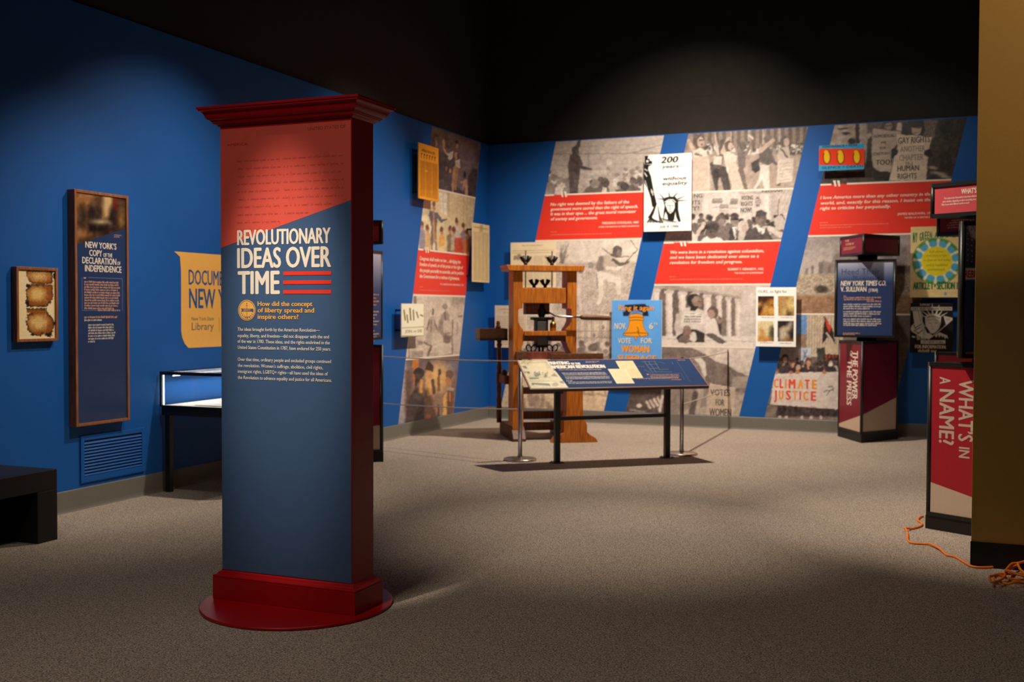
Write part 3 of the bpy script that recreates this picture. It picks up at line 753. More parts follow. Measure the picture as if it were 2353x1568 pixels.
for y, xr in ((701, 2025), (706, 2025), (711, 2000), (718, 2025), (723, 2025), (728, 2003), (735, 2025), (740, 2025), (745, 2026), (749, 2016)): px_greek(mb, pl, 1938, y, xr, 2.4, o=.0025)
mb.build('body_lettering', M['cream'], o)
mb = MB()
for y, xr in ((685.5, 2026), (690, 2010), (694, 2026)): px_greek(mb, pl, 1939 if y < 693 else 1992, y, xr, 2.2, o=.0025)
px_greek(mb, pl, 1937, 767, 1977, 1.8, o=.0025); px_greek(mb, pl, 1937, 770, 1966, 1.8, o=.0025)
add_text(mb, pl, '\u201d', *pl.at(1938.5, 686), .03, .026, bold=.2, o=.0025); mb.build('orange_lettering', M['peach'], o)

# kiosk half hidden by the partition
tw = tri_from((-.263, 8.024), .70, -29)
k3, f3 = kiosk('information_kiosk', 'crimson three-sided kiosk half hidden behind the tan partition', tw, (M['crimson'], M['navy'], M['rose']))
o, pl, ln, z0, z1 = f3[('pedestal', 0)]
wedge(f3[('pedestal', 0)], pl.at(2130, 1107)[1], pl.at(2131, 1107)[1]-(1152-1114)/1.0*.0034)
wedge(f3[('pedestal', 1)], .3, .45); wedge(f3[('pedestal', 2)], .35, .3)
mb = MB()
down_text(mb, pl, 'A', 2160, 866, 883, 2184, bold=.1); down_text(mb, pl, 'NAME?', 2160, 894, 1021, 2193.5, bold=.1)
down_text(mb, pl, "WHAT\u2019S", 2204.5, 872, 1014, 2237, bold=.1); down_text(mb, pl, 'IN', 2204, 1027, 1052, 2228, bold=.1)
mb.build('title_lettering', M['beige'], o)
o, pl, ln, z0, z1 = f3[('sign', 0)]; mb = MB()
px_text(mb, pl, "WHAT\u2019S IN A NAME?", 2209, 446, 11.5, None, bold=.1, cond=.58)
for s_, x, y in (('The events at the Stonewall Inn have been called both a riot', 2169.5, 458.5), ('and a rebellion, depending on who is describing them.', 2166, 466), ('Why do you think different words are used?', 2163.5, 473)):
    px_text(mb, pl, s_, x, y, 4.6, None, cond=.56, bold=.06)
mb.build('sign_lettering', M['cream'], o)
o, pl, ln, z0, z1 = f3[('middle', 2)]
def flag(P):
    P.grad((2210, 505), (2240, 640), (120, 112, 130), (36, 44, 86)); P.poly([(2216, 500), (2260, 500), (2260, 560), (2232, 545)], (206, 208, 220), 4)
    P.line([(2219, 505), (2221, 523)], 1, (30, 30, 40)); P.line([(2226, 505), (2243, 534)], 1, (30, 30, 40))
    P.rect(2190, 640, 2400, 850, (34, 52, 100), 2); P.noise(9, 12, 10, 3)
    P.rect(2190, 615.5, 2400, 643.5, (226, 214, 208), 1)
picture('flag_photo', o, pl, [(.019, z1), (ln-.019, z1), (ln-.019, z0), (.019, z0)], flag, step=.008, o=.001)
def star(mb, pl, x, y, r, o=.002):
    u, v = pl.at(x, y); mb.add([pl.W(u+r*(1 if i % 2 == 0 else .4)*math.sin(i*PI/5), v+r*(1 if i % 2 == 0 else .4)*math.cos(i*PI/5), o) for i in range(10)], [tuple(range(9, -1, -1))])
for i in range(7):
    for j in range(3):
        mb = MB(); star(mb, pl, 2213+j*9.5+(i % 3)*.6, 522+i*12.4+j*2.5, .011-.0006*i); mb.build('white_star', M['lilac'], o)
mb = MB(); px_text(mb, pl, 'REBELLION', 2216.5, 638, 16, None, bold=.1, cond=.6, o=.002); mb.build('title_lettering', M['crimson'], o)
mb = MB()
for y in (811, 813.5, 818): px_greek(mb, pl, 2219, y, 2290, 1.2, o=.002)
mb.build('body_lettering', M['peach'], o)

# far kiosk mostly hidden behind the last one
k4, f4 = kiosk('information_kiosk', 'red three-sided kiosk showing only an edge behind the half-hidden crimson kiosk', tri_from((-.272, 10.0), .70, -31), (M['crimson'], M['navy'], M['burgundy']))
o, pl, ln, z0, z1 = f4[('sign', 0)]; mb = MB()
for i in range(4): px_greek(mb, pl, (2187, 2181, 2176, 2178)[i], 508.5+i*5.6, 2260, 2.6)
mb.build('sign_lettering', M['peach'], o)

# kiosk behind the red column
bR = np.array([-5.25, 9.391]); e = math.radians(30); aL = bR-.70*np.array([math.cos(e), math.sin(e)])
k1, f1 = kiosk('information_kiosk', 'burgundy three-sided kiosk mostly hidden behind the red column', tri_from(aL, .70, 30), (M['burgundy'], M['navy'], M['burgundy']))
wedge(f1[('pedestal', 0)], .30, .36)
for fi in (0, 1, 2):
    o, pl, ln, z0, z1 = f1[('middle', fi)]
    def fade1(P): P.grad((865, 575), (865, 680), (206, 196, 214), (44, 62, 108)); P.rect(600, 680, 1000, 800, (50, 68, 116), 10)
    picture('faded_photo', o, pl, [(.019, z1), (ln-.019, z1), (ln-.019, z0), (.019, z0)], fade1, step=.02, o=.001)
    mb = MB(); mo = MB(); vt = z1-.42
    for i in range(4): greek(mo, pl, .06, vt-i*.034, ln-.12-.05*(i % 2), .012, o=.002)
    for i in range(9): greek(mb, pl, .06, vt-.17-i*.032-(.03 if i > 4 else 0), ln-.12-.04*(i % 3), .011, o=.002)
    mo.build('orange_lettering', M['peach'], o); mb.build('body_lettering', M['cream'], o)

# ================================================================== reading rail
hd = math.radians(40); tx = np.array([math.cos(hd), math.sin(hd), 0]); ty = np.array([-math.sin(hd), math.cos(hd), 0])
F0 = np.array([-3.781, 9.55, .75]); LEN, DEP, RISE = 1.864, .43, .254
vv = ty*DEP+np.array([0, 0, RISE]); vl = np.linalg.norm(vv); vv = vv/vl
RAIL = Plane(F0, tx, vv)
rr_ = thing('reading_rail', 'slanted navy reading rail on black posts in front of the printing press', 'reading rail', (-3.24, 10.42, 0))
MB().obox(RAIL.W(0, 0, -.022), tx*LEN, vv*vl, RAIL.N*.021).build('board', M['copper'], rr_, .002)
pan = MB().obox(RAIL.W(.008, .008, -.001), tx*(LEN-.016), vv*(vl-.016), RAIL.N*.001).build('graphic_panel', mat('navy_rail_print', (28, 58, 106), .7, var=.02, spec=.15), rr_)
MB().obox(RAIL.W(.0, -.006, -.034), tx*LEN, vv*.03, RAIL.N*.03).build('front_lip', M['black_metal'], rr_, .003)
for lx, ly in ((-3.685, 10.017), (-2.796, 10.823)):
    c0 = np.array([lx, ly, 0]); s_ = .027; d_ = (c0-F0)@ty; zt_ = .75+RISE*(d_/DEP)-.022
    MB().obox(c0-tx*s_-ty*s_+np.array([0, 0, .006]), tx*2*s_, ty*2*s_, (0, 0, zt_-.03)).build('leg', M['black_metal'], rr_, .004)
    mb = MB().lathe((lx, ly, 0), [(.075, 0), (.075, .006), (.07, .009)], 20)
    for a_ in range(4): mb.lathe((lx+.057*math.cos(a_*PI/2+hd+.78), ly+.057*math.sin(a_*PI/2+hd+.78), .009), [(.008, 0), (.007, .006)], 8)
    mb.build('foot_plate', M['black_metal'], rr_)
pA, pB = np.array([-3.685, 10.017, .415])+tx*.027, np.array([-2.796, 10.823, .415])-tx*.027
MB().obox(pA-ty*.02, pB-pA, ty*.04, (0, 0, .036)).build('crossbar', M['black_metal'], rr_, .003)
def shop(P):
    P.view(1140, 800, 6.92); P.C[:] = (222, 206, 160)
    P.poly([(340, 195), (830, 205), (880, 330), (520, 280)], (206, 188, 144), 30); P.ell(650, 320, 150, 110, (230, 216, 172), 0, 60)
    P.line([(400, 250), (460, 205)], 9, (120, 116, 84)); P.line([(490, 260), (560, 205)], 7, (130, 124, 92)); P.line([(440, 240), (820, 225)], 5, (150, 140, 104))
    for q in ([(410, 290), (470, 285), (500, 335), (450, 320)], [(440, 370), (470, 375), (480, 400), (455, 395)], [(480, 375), (525, 375), (540, 410), (495, 405)]): P.poly(q, (86, 88, 66), 6)
    P.crowd(590, 830, 385, 425, 12, 12, 4, ((70, 74, 58), (110, 108, 82), (190, 176, 134)))
    P.poly([(870, 445), (930, 395), (985, 460)], (120, 112, 84), 8); P.poly([(900, 345), (945, 340), (960, 370), (915, 360)], (120, 112, 84), 8)
    P.poly([(520, 470), (670, 472), (680, 490), (540, 500)], (90, 92, 68), 6); P.line([(520, 460), (860, 465)], 6, (150, 142, 106))
    P.poly([(560, 555), (840, 565), (865, 605), (700, 590), (590, 580)], (76, 78, 58), 8); P.poly([(560, 560), (600, 560), (600, 590), (570, 588)], (40, 44, 34), 5)
    P.poly([(1000, 530), (1060, 525), (1085, 565), (1030, 560)], (76, 78, 58), 8); P.ell(940, 580, 50, 30, (150, 140, 104), 0, 20); P.line([(540, 525), (960, 530)], 5, (140, 134, 100))
    P.poly([(700, 545), (900, 530), (930, 550), (760, 560)], (236, 224, 184), 8); P.noise(14, 10, 16, 2)
ql = [RAIL.at(1140+x/6.92, 800+y/6.92) for x, y in ((352, 200), (812, 200), (1136, 606), (560, 640))]
ql[0] = (.010, vl-.010); ql[1] = (ql[1][0], vl-.010); ql[2] = (ql[2][0], .010); ql[3] = (.010, .010)
picture('workshop_photo', pan, RAIL, ql, shop, step=.008, o=.001)
mb = MB(); B = .3
px_text(mb, RAIL, 'PRINTING', 1130+555/4.278, 780+250/4.278, 6.6, 1130+772/4.278, bold=B, o=.002); px_text(mb, RAIL, 'IN THE', 1130+785/4.278, 780+250/4.278, 4, 1130+876/4.278, bold=B, o=.002)
px_text(mb, RAIL, 'AMERICAN REVOLUTION', 1130+585/4.278, 780+290/4.278, 7.4, 1130+1122/4.278, bold=B, o=.002); mb.build('title_lettering', M['cream'], pan)
mb = MB()
for i, (x, y, xr) in enumerate(((1110, 355, 1690), (1050, 405, 1730), (1065, 421, 1750), (1080, 438, 1770), (1095, 467, 1805), (1105, 483, 1808), (1115, 500, 1812), (1118, 530, 1225), (1145, 551, 1843), (1155, 572, 1848))):
    px_greek(mb, RAIL, 1140+x/6.92+(18 if i == 0 else 0), 800+y/6.92, 1140+xr/6.92, 1.0, o=.002)
mb.build('body_lettering', M['cream'], pan)
mb = MB(); px_greek(mb, RAIL, 1284.5, 851.5, 1318, 1.2, o=.002); px_greek(mb, RAIL, 1346, 832, 1378, .9, o=.002); px_greek(mb, RAIL, 1346, 834, 1372, .9, o=.002)
for x, y, xr in ((1462, 871.5, 1560), (1494, 863, 1560), (1494, 866.5, 1562), (1496, 869.5, 1560), (1543, 874, 1567), (1558, 829, 1577)): px_greek(mb, RAIL, x, y, xr, 1.0, o=.002)
add_text(mb, RAIL, '\u201d', *RAIL.at(1489, 865), .035, .02, bold=.2, o=.002); mb.build('orange_lettering', M['peach'], pan)
for q_, tone in (([(1215, 215), (1385, 213), (1490, 382), (1312, 385)], (232, 214, 158)), ([(1140, 294), (1315, 292), (1405, 436), (1228, 438)], (238, 220, 170))):
    qq = [RAIL.at(1130+x/4.278, 780+y/4.278) for x, y in q_]
    def leaf(P, tone=tone):
        P.C[:] = tone; P.view(1130, 780, 4.278)
        for j in range(16): P.line([(q_[0][0]+20+j*6, q_[0][1]+12+j*9), (q_[1][0]-10+j*6, q_[1][1]+12+j*9)], 2.4, tuple(v*.8 for v in tone), a=.6)
        P.noise(30, 20, 8, 3)
    picture('document_print', pan, RAIL, qq, leaf, step=.006, o=.0015 if tone[0] < 235 else .0022)
# pale outline drawing of a press on the panel
mb = MB()
def ln2(mb, plane, a, b, wd, o=.002):
    a = np.array(plane.at(*a)); b = np.array(plane.at(*b)); d = (b-a)/np.linalg.norm(b-a); n_ = np.array([-d[1], d[0]])*wd/2
    mb.add([plane.W(*(a-n_), o), plane.W(*(b-n_), o), plane.W(*(b+n_), o), plane.W(*(a+n_), o)], [(0, 1, 2, 3)])
v_ = lambda x, y: (1130+x/4.278, 780+y/4.278)
for a_, b_ in (((1478, 222), (1608, 218)), ((1500, 222), (1585, 335)), ((1540, 222), (1620, 330)), ((1600, 220), (1650, 300)), ((1520, 250), (1630, 246)), ((1545, 290), (1640, 286)), ((1500, 270), (1440, 268)), ((1590, 320), (1770, 322)), ((1640, 300), (1740, 296)), ((1770, 225), (1780, 246)), ((1640, 225), (1700, 240)), ((1500, 300), (1560, 330))): ln2(mb, RAIL, v_(*a_), v_(*b_), .006)
M['pale_navy'] = mat('pale_navy_print', (84, 104, 140), .45, var=.05); 
for a_, b_ in (((1520, 340), (1860, 336)), ((1860, 336), (1892, 398)), ((1520, 340), (1550, 402)), ((1550, 402), (1760, 402)), ((1800, 185), (1950, 420))): ln2(mb, RAIL, v_(*a_), v_(*b_), .003)
mb.build('line_drawing', M['pale_navy'], pan)

# ================================================================== barrier posts and cords
def stanchion(label, p):
    t = thing('stanchion', label, 'barrier post', (p[0], p[1], 0), 'steel posts of the cord barrier')
    MB().lathe((p[0], p[1], 0), [(.158, 0), (.165, .004), (.165, .016), (.158, .021), (.04, .024), (.03, .03)], 40).build('base', M['chrome'], t)
    MB().lathe((p[0], p[1], .028), [(.026, 0), (.026, .02), (.021, .03), (.021, .955)], 20).build('post', M['chrome'], t)
    MB().lathe((p[0], p[1], .98), [(.021, 0), (.013, .006), (.013, .012), (.018, .016), (.018, .026), (.012, .03)], 16).build('top_cap', M['iron'], t)
    return t
stanchion('steel barrier post standing at the left end of the reading rail', (-4.084, 10.042))
stanchion('steel barrier post standing behind the right end of the reading rail', (-2.715, 11.113))
wp = thing('cord_bracket', 'thin dark rod fixed to the back wall holding the barrier cords', 'bracket', (-2.772, YB, .45))
MB().tube([(-2.772, YB-.03, .46), (-2.772, YB-.03, 1.0)], .006, 8).build('rod', M['iron'], wp)
mb = MB()
for z in (.51, .975): mb.tube([(-2.772, YB, z), (-2.772, YB-.036, z)], .005, 8)
mb.build('hook', M['iron'], wp)
def cord(label, a, b, sag=.012, r=.0055):
    P = [np.array(a)*(1-t)+np.array(b)*t-np.array([0, 0, sag*4*t*(1-t)]) for t in np.linspace(0, 1, 14)]
    o = MB().tube(P, r, 8).build('barrier_cord', M['rope']); tag(o, label, 'cord', 'grey cords of the barrier')
cord('upper grey barrier cord from left steel post to left wall', (-4.106, 10.045, .985), (XL+.004, 10.62, .975)); cord('lower grey barrier cord from left steel post to left wall', (-4.106, 10.045, .505), (XL+.004, 10.62, .455))
cord('upper grey barrier cord from right steel post to back wall', (-2.717, 11.135, .985), (-2.772, YB-.036, .978)); cord('lower grey barrier cord from right steel post to back wall', (-2.717, 11.135, .52), (-2.772, YB-.036, .512))

# ================================================================== wooden printing press
ph = math.radians(34); qx = np.array([math.cos(ph), math.sin(ph), 0]); qy = np.array([-math.sin(ph), math.cos(ph), 0]); PO = np.array([-4.757, 11.471, 0])
def pl_(x, y, z): return PO+qx*x+qy*y+np.array([0, 0, z])
def pbox(mb, x0, x1, y0, y1, z0, z1, mi=0): return mb.obox(pl_(x0, y0, z0), qx*(x1-x0), qy*(y1-y0), (0, 0, z1-z0), mi)
pr = thing('printing_press', 'old golden oak hand printing press with iron bar standing behind the reading rail', 'printing press', pl_(.37, .2, 0))
def profile(mb, pts, y0, y1, mi=0): return mb.prism([pl_(x, y0, z) for x, z in pts], qy*(y1-y0), mi)
CL = [(0, .12), (.125, .12), (.125, .62), (.07, .68), (.07, 1.0), (.10, 1.06), (.125, 1.13), (.13, 1.2), (.115, 1.27), (.085, 1.31), (.062, 1.36), (.062, 1.50), (.112, 1.51), (.112, 1.95), (0, 1.95)]
profile(MB(), CL, 0, .26).build('cheek', M['oak'], pr, .004)
profile(MB(), [(.745-x, z) for x, z in CL][::-1], 0, .26).build('cheek', M['oak'], pr, .004)
mb = MB(); profile(mb, [(-.055, 1.935), (.80, 1.935), (.815, 1.955), (.82, 1.975), (.835, 2.0), (-.09, 2.0), (-.075, 1.975), (-.07, 1.955)], -.05, .36); mb.build('cap', M['oak'], pr, .004)
pbox(MB(), .112, .633, .02, .24, 1.568, 1.745).build('head_beam', M['oak'], pr, .005)
mb = MB(); pbox(mb, .13, .62, -.02, .24, 1.2, 1.25); mb.build('till', M['oak'], pr, .003)
mb = MB(); pbox(mb, .075, .3, .02, .22, 1.135, 1.198); pbox(mb, .45, .67, .02, .22, 1.135, 1.198); mb.build('till_support', M['oak_dark'], pr, .003)
pbox(MB(), .07, .675, .05, .2, .53, .60).build('winter_beam', M['oak_dark'], pr, .004)
for s_, x in ((0, .0), (1, .62)):
    mb = MB(); a, b = (-.10, .74)
    f_ = -.02
    mb.prism([pl_(x-.01, f_-.06, 0), pl_(x-.01, f_-.06, .03), pl_(x-.01, f_+.02, .12), pl_(x-.01, f_+.06, .16), pl_(x-.01, b-.02, .16), pl_(x-.01, b, .12), pl_(x-.01, b, 0)], qx*.15)
    mb.build('sled_foot', M['oak_dark'], pr, .004)
mb = MB(); profile(mb, [(.40, 0), (.93, 0), (.90, .05), (.83, .09), (.80, .12), (.80, .20), (.77, .26), (.75, .33), (.75, .60), (.56, .60), (.56, .33), (.53, .24), (.53, .12), (.45, .07)], -.28, -.12); mb.build('front_pedestal', M['oak'], pr, .004)
for z in (.10, .22): pbox(MB(), .12, .64, .05+z, .13+z, z, z+.09).build('base_rail', M['oak_dark'], pr, .003)
# iron parts
def wing(mb, x, y, z, s=1.):
    p = pl_(x, y, z); mb.lathe(p, [(.022*s, 0), (.022*s, .02*s), (.012*s, .045*s)], 10)
    for sg in (-1, 1): mb.tube([p+np.array([0, 0, .02*s]), p+qx*sg*.028*s+np.array([0, 0, .06*s]), p+qx*sg*.045*s+np.array([0, 0, .105*s])], [.012*s, .022*s, .03*s], 10)
for x, z in ((.165, 2.0), (.475, 2.0)):
    mb = MB(); wing(mb, x, .1, z); mb.tube([pl_(x, .1, 1.745), pl_(x, .1, 2.17)], .007, 8); mb.build('tie_rod', M['iron'], pr)
pbox(MB(), .17, .45, .1, .25, 1.44, 1.568).build('screw_housing', M['oak_dark'], pr, .004)
for x in (.26, .39): mb = MB(); wing(mb, x, .08, 1.745, .9); mb.build('wing_nut', M['iron'], pr)
mb = MB(); mb.lathe(pl_(.36, .12, 1.40), [(.03, 0), (.036, .02), (.05, .05), (.055, .09), (.035, .12), (.03, .168)], 16).build('screw_spindle', M['iron'], pr)
P_ = [pl_(.40, .08, 1.465), pl_(.44, .02, 1.455), pl_(.475, -.03, 1.43), pl_(.53, -.05, 1.418), pl_(.66, -.06, 1.414), pl_(.79, -.06, 1.41)]
MB().tube(P_, .011, 10).build('bar', M['steel'], pr)
MB().tube([pl_(.77, -.06, 1.41), pl_(.78, -.06, 1.41), pl_(.80, -.06, 1.41), pl_(.95, -.06, 1.407), pl_(1.10, -.06, 1.40), pl_(1.13, -.06, 1.40)], [.014, .026, .029, .031, .027, .02], 14).build('bar_handle', M['walnut'], pr)
mb = MB(); pbox(mb, .285, .425, .06, .2, 1.06, 1.385); pbox(mb, .245, .46, .055, .21, 1.375, 1.41); pbox(mb, .295, .415, .055, .065, 1.09, 1.36, 1)
mb.build('hose_box', [M['iron'], mat('grey_iron_face', (96, 98, 98), .4, .5)], pr, .003)
for x, ys in ((.26, .02), (.45, .02)):
    MB().lathe(pl_(x if x < .4 else .49, .1, 1.25), [(.035, 0), (.036, .085), (.022, .10), (.016, .105), (.016, .12), (.02, .13), (.02, .15), (.012, .165)], 14).build('oil_bottle' if 0 else 'brass_bolt', M['brass'], pr) if x > .4 else None
mb = MB()
for x0, sg in ((.20, 1), (.27, -1), (.45, 1), (.52, -1)):
    mb.tube([pl_(x0+sg*.035*math.cos(t)*(1-.1*t), .1, 1.045+.04*math.sin(t)+.004*t) for t in np.linspace(-1, 5, 22)], .008, 8)
for x0 in (.33, .37): mb.tube([pl_(x0, .1, 1.0), pl_(x0, .1, 1.1)], .014, 8)
mb.build('platen_hooks', M['iron'], pr)
mb = MB(); pbox(mb, .16, .61, -.02, .28, .93, 1.015); mb.build('platen', M['oak_red'], pr, .004)
pbox(MB(), .03, .16, -.02, .30, .93, 1.02).build('platen_block', M['walnut'], pr, .004)
pbox(MB(), .13, 1.06, -.12, .42, .80, .88).build('carriage_bed', M['oak_dark'], pr, .004)
MB().obox(pl_(.40, -.16, .955), qx*.62, qy*.03, (0, 0, .045)).build('tympan_rail', M['walnut'], pr, .004)
MB().obox(pl_(.40, -.16, .88), qx*.62, qy*.02, (0, 0, .075)).build('tympan_frame', M['oak_dark'], pr, .003)
MB().obox(pl_(.20, -.1, .88), qx*.17, qy*.2, (0, 0, .05)).build('paper_stack', M['cream'], pr)
# ink table on turned leg at the far left
mb = MB(); pbox(mb, -.33, 0, .30, .62, 1.16, 1.275); mb.build('ink_tray', M['walnut'], pr, .006)
pbox(MB(), -.33, 0, .29, .63, 1.135, 1.16).build('tray_base', M['black_laminate'], pr, .004)
MB().lathe(pl_(-.10, .38, 1.27), [(.03, 0), (.032, .03), (.02, .045), (.02, .055), (.024, .06), (.024, .08), (.014, .09)], 14).build('brass_knob', M['brass'], pr)
lp = [(.028, .15), (.032, .2), (.032, .36), (.026, .38), (.035, .42), (.026, .46), (.03, .56), (.026, .60), (.036, .63), (.036, .74), (.026, .76), (.034, .80), (.024, .86), (.030, .98), (.024, 1.05), (.034, 1.08), (.024, 1.1), (.034, 1.135)]
MB().lathe(pl_(-.04, .62, 0), [(r, z) for r, z in lp], 18).build('turned_leg', M['oak_dark'], pr)
mb = MB(); mb.obox(pl_(-.05, .24, .63), qx*.06, qy*.40, (0, 0, .10)); mb.build('side_rail', M['oak_dark'], pr, .004)
MB().ball(pl_(-.02, .40, .755), .04).build('rail_knob', M['oak_dark'], pr)

# ================================================================== orange extension cord
pts = [(462, 190), (430, 200), (400, 222), (388, 245), (396, 262), (425, 280), (446, 300), (442, 325), (415, 345), (360, 362), (290, 380), (215, 398), (185, 403), (205, 412), (228, 440), (236, 480), (234, 530), (246, 565), (290, 592), (380, 603), (480, 608), (560, 622), (640, 655), (720, 700), (780, 745), (830, 780), (880, 790), (940, 802), (1010, 840), (1090, 892), (1170, 938), (1250, 958), (1350, 965), (1480, 960), (1600, 946), (1700, 942), (1900, 944), (2050, 960), (2150, 1010), (2190, 1090), (2100, 1180), (1980, 1230), (1850, 1248), (1740, 1245), (1640, 1225), (1560, 1195), (1545, 1165), (1600, 1155), (1700, 1165), (1850, 1190), (1990, 1195), (2140, 1150), (2200, 1060), (2100, 980), (1960, 985), (1860, 1000), (1780, 1050), (1720, 1120), (1680, 1180), (1620, 1230), (1540, 1262), (1480, 1258), (1460, 1225), (1490, 1180), (1600, 1152), (1760, 1150), (1960, 1150), (2140, 1180), (2200, 1130), (2120, 1020), (1990, 960), (1900, 1000), (1890, 1060), (1930, 1110), (2010, 1150), (2160, 1120), (2240, 1010), (2090, 1000), (1900, 1015), (1800, 1030), (1740, 1090), (1700, 1150), (1740, 1180), (1900, 1215), (2050, 1230), (2200, 1200)]
def crom(P, k=5):
    P = [P[0]]+list(P)+[P[-1]]; out = []
    for i in range(1, len(P)-2):
        for j in range(k):
            t = j/k; a, b, c, d = [np.array(q, float) for q in P[i-1:i+3]]
            out.append(.5*((2*b)+(c-a)*t+(2*a-5*b+4*c-d)*t*t+(3*b-a-3*c+d)*t**3))
    out.append(np.array(P[-1], float)); return out
flat = [floor_at(2050+x/6.535, 1160+y/6.535, 0) for x, y in pts]
lift = [0.0]*len(flat)
for i in (11, 12, 13): lift[i] = .012
for i in (21, 22, 23): lift[i] = .006
for i in range(37, len(flat)): lift[i] = .006+.0016*(i-37)*.6+.012*(i % 5 == 2)
P3 = [np.array([p[0], p[1], .0076+l]) for p, l in zip(flat, lift)]
tag(MB().tube(crom(P3, 5), .0072, 8).build('extension_cord', M['cord']), 'orange extension cord snaking over the carpet to a coil at the right edge', 'cord')

# ================================================================== wall murals: slanted strips of photographs and quotations
G0, G1, G2, G3, G4 = (216, 206, 198), (186, 174, 166), (148, 138, 132), (104, 94, 90), (64, 56, 54)
ZT, ZB_ = 3.732, .163
def grained(fn, k):
    def g(P):
        X_, Y_ = P.X0, P.Y0
        P.X0 = X_+(vnoise(X_/5, Y_/5, k+70)-.5)*2.2; P.Y0 = Y_+(vnoise(X_/5, Y_/5, k+80)-.5)*2.2
        fn(P); P.view(0, 0, 1); P.noise(13, 13, 11, k+40); P.noise(5.5, 5.5, 15, k+50); P.noise(2.6, 2.6, 10, k+60)
    return g
def strip(name, label, plane, base_loc, uL, uR, kL, kR, splits, fns, qi, aspect=1.):
    t = thing(name, label, 'mural', base_loc, 'slanted photo murals'); Z = [ZT]+splits+[ZB_]; e = .011
    L_ = lambda v: uL-kL*(ZT-v); R_ = lambda v: uR-kR*(ZT-v); quote = None
    for i, fn in enumerate(fns):
        a, b = Z[i], Z[i+1]
        if i == qi:
            mb = MB().add([plane.W(L_(b), b, .0012), plane.W(R_(b), b, .0012), plane.W(R_(a), a, .0012), plane.W(L_(a), a, .0012)], [(0, 1, 2, 3)])
            quote = mb.build('quote_panel', M['red_print'], t)
        elif fn:
            picture('photo_print', t, plane, [(L_(a), a), (R_(a), a), (R_(b), b), (L_(b), b)], grained(fn, i), step=.0105, o=.001, aspect=aspect)
        if i:
            mb = MB()
            segs = [(L_(a), R_(a))] if i != qi else [(L_(a), L_(a)+.13), (L_(a)+.31, R_(a))]
            for s0, s1 in segs: rect(mb, plane, s0, a-.010, s1, a+.010, .002)
            mb.build('divider_line', M['cream'], t)
    return t, quote
def quotes(name, parent, plane, items, small, grk, qm, cap=7.0):
    mb = MB()
    for s_, x, y, xr in items: px_text(mb, plane, s_, x, y, cap, xr, bold=.12, shear=.2, o=.0025)
    for s_, x, y, xr, c_ in small: px_text(mb, plane, s_, x, y, c_, xr, bold=.1, o=.0025)
    mb.build('quote_lettering', M['cream'], parent)
    mb = MB()
    for x, y, xr in grk: px_greek(mb, plane, x, y, xr, 1.5, o=.0025)
    mb.build('fine_print', M['pale_red'], parent)
    mb = MB(); x0, y0, x1, y1 = qm; w_ = (x1-x0)/2
    for k_ in (0, 1):
        a = x0+k_*w_*1.05
        px_poly(mb, plane, [(a, y0), (a+w_*.75, y0), (a+w_*.95, y1), (a+w_*.45, y1), (a+w_*.25, y0+(y1-y0)*.55)][::-1], .0032)
    mb.build('quotation_mark', M['cream'], parent)

def A1(P):
    P.view(1230, 270, 3.92); P.C[:] = G1
    P.grad((300, 200), (300, 700), (204, 192, 184), (176, 164, 156))
    for y in (250, 290, 330, 372, 415, 455): P.line([(140, y+20), (1200, y-12)], 4, G2, a=.45)
    P.line([(150, 330), (1150, 318)], 9, (160, 148, 140)); P.line([(480, 320), (478, 470)], 8, G2); P.line([(880, 318), (1130, 250)], 8, G2)
    P.line([(395, 330), (520, 190)], 5, G2, a=.6); P.rect(640, 375, 690, 430, (216, 206, 196), 10)
    P.crowd(640, 1160, 470, 560, 24, 26, 1, (G2, G1, G0, (200, 190, 182))); P.crowd(110, 300, 500, 600, 30, 12, 2, (G3, G2, G0))
    P.crowd(420, 1160, 570, 640, 34, 14, 8, (G3, G3, G2, G0))
    P.poly([(470, 480), (640, 476), (642, 512), (472, 516)], (206, 194, 186), 6); P.line([(485, 516), (480, 650)], 14, G1); P.line([(620, 512), (615, 650)], 14, G1)
    D = (92, 82, 80)
    P.poly([(312, 345), (340, 322), (392, 340), (408, 420), (402, 500), (392, 590), (385, 690), (310, 690), (302, 560), (296, 440)], D, 8)
    P.line([(385, 370), (420, 450), (500, 468)], [44, 34, 18], D, 8); P.ell(360, 300, 32, 42, D, 8); P.ell(378, 312, 16, 24, (112, 100, 96)); P.line([(385, 255), (400, 205)], [40, 26], D, 8)
    P.ell(805, 622, 40, 38, (80, 72, 70)); P.ell(628, 590, 38, 42, (92, 84, 80)); P.poly([(420, 680), (470, 625), (560, 600), (600, 680)], (112, 102, 98), 10); P.ell(540, 598, 36, 40, (150, 138, 130))
    P.noise(12, 12, 16, 3, (60, 470, 1200, 720)); P.noise(26, 18, 8, 5)
